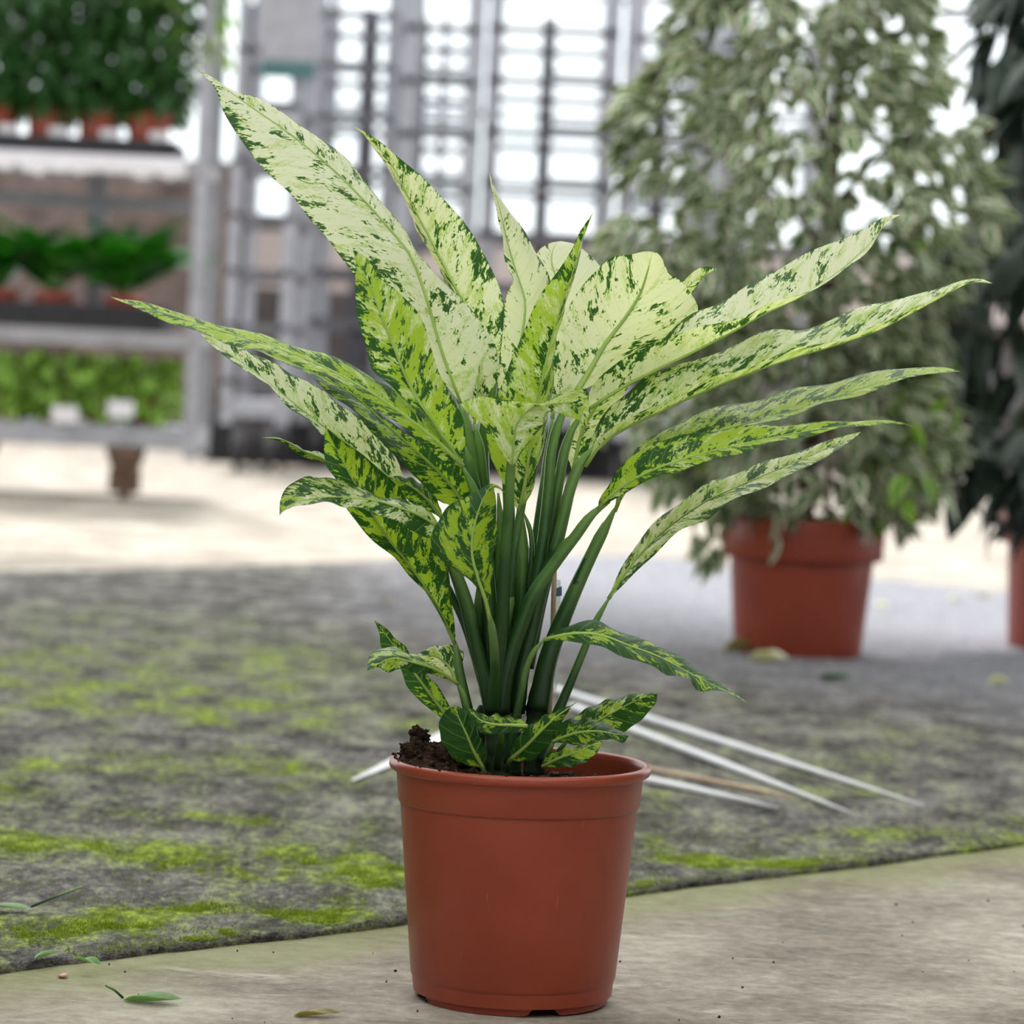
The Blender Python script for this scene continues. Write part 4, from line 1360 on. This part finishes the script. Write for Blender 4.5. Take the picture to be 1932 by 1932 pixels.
small_pots = [(-3, 226), (92, 232), (188, 238), (280, 243)]
names = ['leftmost small fig on the top trolley shelf, cut by the photo edge', 'second small green fig from the left on the top trolley shelf',
         'third small green fig from the left on the top trolley shelf', 'rightmost small green fig on the top trolley shelf beside the upright']
for k, (px, py) in enumerate(small_pots):
    Y = TY + 0.17
    c = at(px, py, Y); c.z = z3 + 0.009
    r_ = empty('potted_small_fig', c)
    tag(r_, names[k], 'potted plant', 'small figs on the top trolley shelf')
    hh = max(0.14, zat(px, py - 30, Y) - c.z)
    big_pot(r_, 0.104, hh, 0.05, 0.008, 0.72)
    MB().box(c.x + 0.02, c.x + 0.10, c.y - 0.125, c.y - 0.122, c.z + 0.05, c.z + 0.12).build('label', M_LABEL, r_, smooth=False)
    MB().tube([c + Vector((0, 0, hh - 0.04)), c + Vector((0.01, 0, hh + 0.2)), c + Vector((0, 0, hh + 0.6))], [0.012, 0.009, 0.004], 8).build('trunk', M_BARK, r_)
    sites = []
    for q in range(900):
        zz = c.z + hh + rn.uniform(-0.01, 0.75)
        tt = (zz - c.z - hh) / 0.75
        rad = 0.27 * (0.55 + 0.8 * tt)
        a0 = rn.uniform(0, 6.28); rr = rad * math.sqrt(rn.random())
        sites.append((Vector((c.x + rr * math.cos(a0), c.y + rr * math.sin(a0), zz)), a0 + rn.gauss(0, 0.5), -rn.uniform(0.2, 1.3)))
    tree_leaves(r_, sites, 0.085, 0.036, M_GRN, seed=30 + k, cap=40, n=3)
    if k == 3:
        sites = [(Vector((c.x + rn.uniform(0.05, 0.33), c.y + rn.uniform(-0.25, 0.1), c.z + hh + rn.uniform(0.22, 0.7))), rn.uniform(0, 6.28), -rn.uniform(0.1, 1.2)) for q in range(70)]
        tree_leaves(r_, sites, 0.10, 0.045, M_IVY, name='young_leaf', seed=77, cap=100, n=3)

bl = [(-5, 590, 0), (100, 590, 1), (232, 592, 2)]
nm = ['glossy broad-leaved plant cut by the left edge on the middle trolley shelf', 'glossy broad-leaved plant in the middle of the middle trolley shelf', 'glossy broad-leaved plant at the right end of the middle trolley shelf']
for k, (px, py, _) in enumerate(bl):
    Y = TY + 0.2
    c = at(px, py, Y); c.z = z2 + 0.009
    r_ = empty('potted_broadleaf', c)
    tag(r_, nm[k], 'potted plant', 'broad-leaved plants on the middle trolley shelf')
    hh = 0.15
    big_pot(r_, 0.09, hh, 0.04, 0.008, 0.74)
    for q in range(24):
        a0 = q * 2.4 + k; el = 0.45 + 0.8 * rn.random()
        L = rn.uniform(0.24, 0.36)
        g = leaf_geo(L, L * 0.52, 0.2, 0.45, 8)
        top = c + Vector((math.cos(a0) * 0.04, math.sin(a0) * 0.03, hh + rn.uniform(0.0, 0.12)))
        Mx = Matrix.Translation(top) @ orient(a0, el, rn.gauss(0, 0.3))
        b = MB().add([Mx @ v for v in g[0]], g[1], g[2])
        lf = b.build('leaf', M_BROAD, r_, uv=True)
        MB().tube([c + Vector((0, 0, hh - 0.04)), top], 0.004, 6).build('petiole', M_PET, lf)

iv = [(20, 'trailing ivy at the left of the bottom trolley shelf'), (105, 'trailing ivy beside the left white label on the bottom trolley shelf'), (190, 'trailing ivy left of the right white label on the bottom trolley shelf'), (275, 'trailing ivy at the right end of the bottom trolley shelf')]
for k, (px, lb) in enumerate(iv):
    Y = TY + 0.18
    c = at(px, 780, Y); c.z = z1 - 0.018
    r_ = empty('potted_ivy', c)
    tag(r_, lb, 'potted plant', 'ivies on the bottom trolley shelf')
    big_pot(r_, 0.075, 0.11, 0.03, 0.006, 0.75)
    sites = []
    for q in range(300):
        a0 = rn.uniform(0, 6.28); rr = 0.17 * math.sqrt(rn.random())
        zz = c.z + 0.1 + rn.uniform(-0.06, 0.19)
        sites.append((Vector((c.x + rr * math.cos(a0) * 0.8, c.y + rr * math.sin(a0) * 1.1, zz)), a0 + rn.gauss(0, 0.6), -rn.uniform(-0.3, 1.2)))
    tree_leaves(r_, sites, 0.055, 0.045, M_IVY, seed=50 + k, cap=30, n=3)
for px, py in ((122, 782), (228, 772)):
    p = at(px, py, TY - 0.03)
    o = MB().box(p.x - 0.055, p.x + 0.055, p.y, p.y + 0.003, p.z - 0.035, p.z + 0.035).build('price_card', M_LABEL, smooth=False, origin=p)
    tag(o, 'blank white card hanging in front of the ivy, %s of two' % ('left' if px < 200 else 'right'), 'card')

# empty racks in the middle distance
RK = [  # left px, right px (at mid height), Y, depth, shelf phase, name
    (432, 560, 17.5, 1.2, 0.05, 'narrow empty grey trolley directly right of the loaded plant trolley'),
    (582, 735, 18.9, 1.3, 0.12, 'empty grey trolley behind the tip of the second tall leaf'),
    (745, 893, 18.3, 1.3, 0.0, 'empty grey trolley left of the dark upright pair above the plant'),
    (905, 1155, 18.9, 1.3, 0.08, 'wide empty grey trolley behind the top of the plant'),
    (1175, 1330, 18.5, 1.3, 0.02, 'empty grey trolley half hidden by the left side of the weeping fig'),
    (1345, 1560, 19.4, 1.3, 0.1, 'empty grey trolley hidden behind the weeping fig'),
]
for k, (a_, c_, Y, dp, ph, lb) in enumerate(RK):
    x0, x1 = at(a_, 400, Y).x, at(c_, 400, Y).x
    sh_ = [0.46 + ph + 0.30 * q for q in range(8 if k else 7)]
    if k == 3: sh_ = [0.46 + ph + 0.30 * q for q in range(8)]
    trolley('rack_trolley', x0, x1, Y, dp, sh_, lb, 'trolley', 'empty racks in the background', top=2.95, base_z=0.30, post=0.085 if k in (2, 3, 4) else 0.065, pm=M_GALV if k % 2 == 0 else M_GALV, sm=M_GALVD, thick=0.045, wheel_r=0.085, frame=True)
# board hung on the narrow rack
p0, p1 = at(497, 15, 17.4), at(592, 150, 17.4)
r_ = empty('hanging_board', ((p0.x + p1.x) / 2, 17.4, p1.z))
tag(r_, 'pale grey board with a dark teal lower band hung on the narrow empty trolley', 'board')
zs = at(497, 112, 17.4).z
MB().box(p0.x, p1.x, 17.4, 17.41, zs, p0.z + 0.3).build('sheet', M_SHELF, r_, smooth=False)
MB().box(p0.x, p1.x, 17.398, 17.412, p1.z, zs).build('band', M_TEAL, r_, smooth=False)
# a second row of stored racks behind, and black boxes added to fill in shade under the first row
for k, (a_, c_) in enumerate([(455, 575), (600, 700), (770, 897), (1015, 1162), (1235, 1400)]):
    Y = 21.2
    x0, x1 = at(a_, 250, Y).x, at(c_, 250, Y).x
    trolley('rack_trolley', x0, x1, Y, 0.6, [0.5 + 0.35 * q for q in range(7)], ['far dark rack seen through the leftmost empty trolley', 'far dark rack seen through the second empty trolley', 'far dark rack seen past the tallest leaf tips', 'far dark rack seen through the wide empty trolley', 'far dark rack seen beside the weeping fig'][k],
            'trolley', 'far row of racks', top=2.95, base_z=0.3, post=0.09, pm=M_DARKST, sm=M_GALVD, thick=0.03, frame=True)
CR = [(385, 515, 'leftmost black crate under the empty racks, beside the plant trolley foot'), (520, 640, 'black crate under the racks behind the small left leaf tip'), (645, 765, 'black crate under the racks behind the silvery left leaf'),
      (770, 890, 'black crate under the racks behind the yellow-green left leaf'), (895, 1025, 'black crate under the racks behind the centre of the plant stems'), (1030, 1160, 'black crate under the racks right of the plant stems'), (1165, 1325, 'rightmost black crate under the racks, beside the weeping fig')]
for k, (a_, c_, lb) in enumerate(CR):  # black boxes standing in for the shade beneath the racks
    Y = 19.08
    x0, x1 = at(a_, 850, Y).x, at(c_, 850, Y).x
    hgt = 0.29
    r_ = empty('crate', ((x0 + x1) / 2, Y + 0.2, 0))
    tag(r_, lb, 'crate', 'dark crates under the racks')
    b = MB()
    b.box(x0, x1, Y, Y + 0.36, 0.0, 0.012)
    for (a0, a1, c0, c1) in ((x0, x1, Y, Y + 0.015), (x0, x1, Y + 0.345, Y + 0.36), (x0, x0 + 0.015, Y + 0.015, Y + 0.345), (x1 - 0.015, x1, Y + 0.015, Y + 0.345)):
        b.box(a0, a1, c0, c1, 0.012, hgt)
    b.build('body', M_TRAY, r_, smooth=False)
    MB().box(x0, x1, Y - 0.015, Y, hgt - 0.04, hgt).build('rim', M_TRAY, r_, smooth=False)
    for q in range(3):
        xx = x0 + (x1 - x0) * (q + 0.5) / 3
        MB().box(xx - 0.01, xx + 0.01, Y - 0.01, Y, 0.01, hgt - 0.04).build('rib', M_TRAY, r_, smooth=False)

# ------------------------------------------------------------------ litter on the ground
def fallen(px, py, L, Wd, az, mat, label, z=0.0, curl=0.5, fold=0.9, stem=0.0, name='fallen_leaf', cat='leaf', lift=0.1):
    p = gp(px, py, z)
    g = leaf_geo(L, Wd, fold, -lift, 10)
    V = []
    for v in g[0]:
        x, y, zz = v
        tw = curl * (x / L - 0.5)
        V.append(Vector((x - L / 2, y * math.cos(tw) - zz * math.sin(tw), y * math.sin(tw) + zz * math.cos(tw))))
    mz = min(v.z for v in V)
    Mx = Matrix.Rotation(az, 4, 'Z')
    V = [p + (Mx @ Vector((v.x, v.y, v.z - mz + 0.0008))) for v in V]
    if stem <= 0:
        return tag(MB().add(V, g[1], g[2]).build(name, mat, origin=p, uv=True), label, cat)
    r_ = empty(name, p)
    tag(r_, label, cat)
    MB().add(V, g[1], g[2]).build('blade', mat, r_, uv=True)
    e = p + Mx @ Vector((-L / 2, 0, 0.003))
    MB().tube([e, e + Mx @ Vector((-stem * 0.5, 0.002, 0.004 + stem * 0.15)), e + Mx @ Vector((-stem, 0, 0.006 + stem * 0.3))], 0.0013, 6).build('stalk', M_PET, r_)
    return r_


ZM = 0.011
fallen(15, 1716, 0.05, 0.024, R(195), M_FALL, 'pale green fallen leaf with a long stalk on the moss at the left edge', ZM, 0.3, 0.3, 0.055)
fallen(88, 1806, 0.035, 0.010, R(55), M_FALL, 'curled narrow green leaf at the left end of the cloth edge', ZM, 1.2, 0.8)
fallen(165, 1818, 0.030, 0.012, R(160), M_FALL, 'small curled leaf on the cloth edge right of the narrow one', ZM, 1.4, 0.8)
o = MB(); lump(o, gp(120, 1839, 0.0035), 0.005, random.Random(2), 2)
for v in o.V: v.z = 0.0005 + (v.z + 0.002) * 0.4
tag(o.build('petal', M_PINK, origin=gp(120, 1839)), 'small pink petal on the concrete below the curled leaf', 'petal')
fallen(288, 1893, 0.058, 0.026, R(-6), M_FALL, 'fresh green fallen leaf with a dark stalk on the concrete at the lower left', 0, 0.5, 0.55, 0.018)
fallen(598, 1919, 0.046, 0.018, R(14), M_DRY, 'olive brown curled leaf on the concrete near the bottom edge', 0, 1.3, 0.5)
fallen(1395, 1228, 0.09, 0.05, R(30), M_DRY, 'dry curled leaf leaning at the left foot of the weeping fig pot', ZM, 1.6, 0.9)
fallen(1450, 1247, 0.09, 0.045, R(-10), M_PALE, 'pale dry leaf in front of the weeping fig pot', ZM, 1.2, 0.9)
fallen(1575, 1283, 0.075, 0.035, R(-20), M_GRN, 'green fallen leaf on the cloth in front of the weeping fig pot', ZM, 0.6, 0.6)
fallen(1885, 1290, 0.045, 0.035, R(10), M_PALE, 'cream fallen leaf on the dark cloth near the right edge', ZM, 0.9, 0.9)
fallen(1862, 1126, 0.06, 0.03, R(0), M_DRY, 'yellowish fallen leaf on the bright cloth left of the right-edge pot', ZM, 0.5, 0.5)
fallen(1800, 1131, 0.04, 0.03, R(40), M_PALE, 'white fallen leaf on the bright cloth between the two back pots', ZM, 0.5, 0.6)
fallen(1664, 1143, 0.04, 0.03, R(10), M_PALE, 'white fallen leaf on the cloth just right of the weeping fig pot', ZM, 0.5, 0.6)
fallen(515, 1413, 0.02, 0.010, R(10), M_PALE, 'small pale flake on the moss left of the front pot', ZM, 0.3, 0.5)
fallen(735, 1138, 0.05, 0.02, R(10), M_DRY, 'brownish leaf on the grey cloth left of the plant stems', ZM, 0.5, 0.5)
b = MB(); rn = random.Random(8)
for k in range(45):
    p = gp(rn.uniform(0, 1932), rn.uniform(1700, 1932))
    if (p - E0).dot(en) > -0.01 or (p - P0).length < 0.11: continue
    lump(b, p + Vector((0, 0, 0.0008)), rn.uniform(0.0006, 0.002), rn, 1)
tag(b.build('soil_crumbs', M_SOIL, smooth=False), 'tiny soil crumbs scattered over the concrete around the front pot', 'crumbs', kind='stuff')
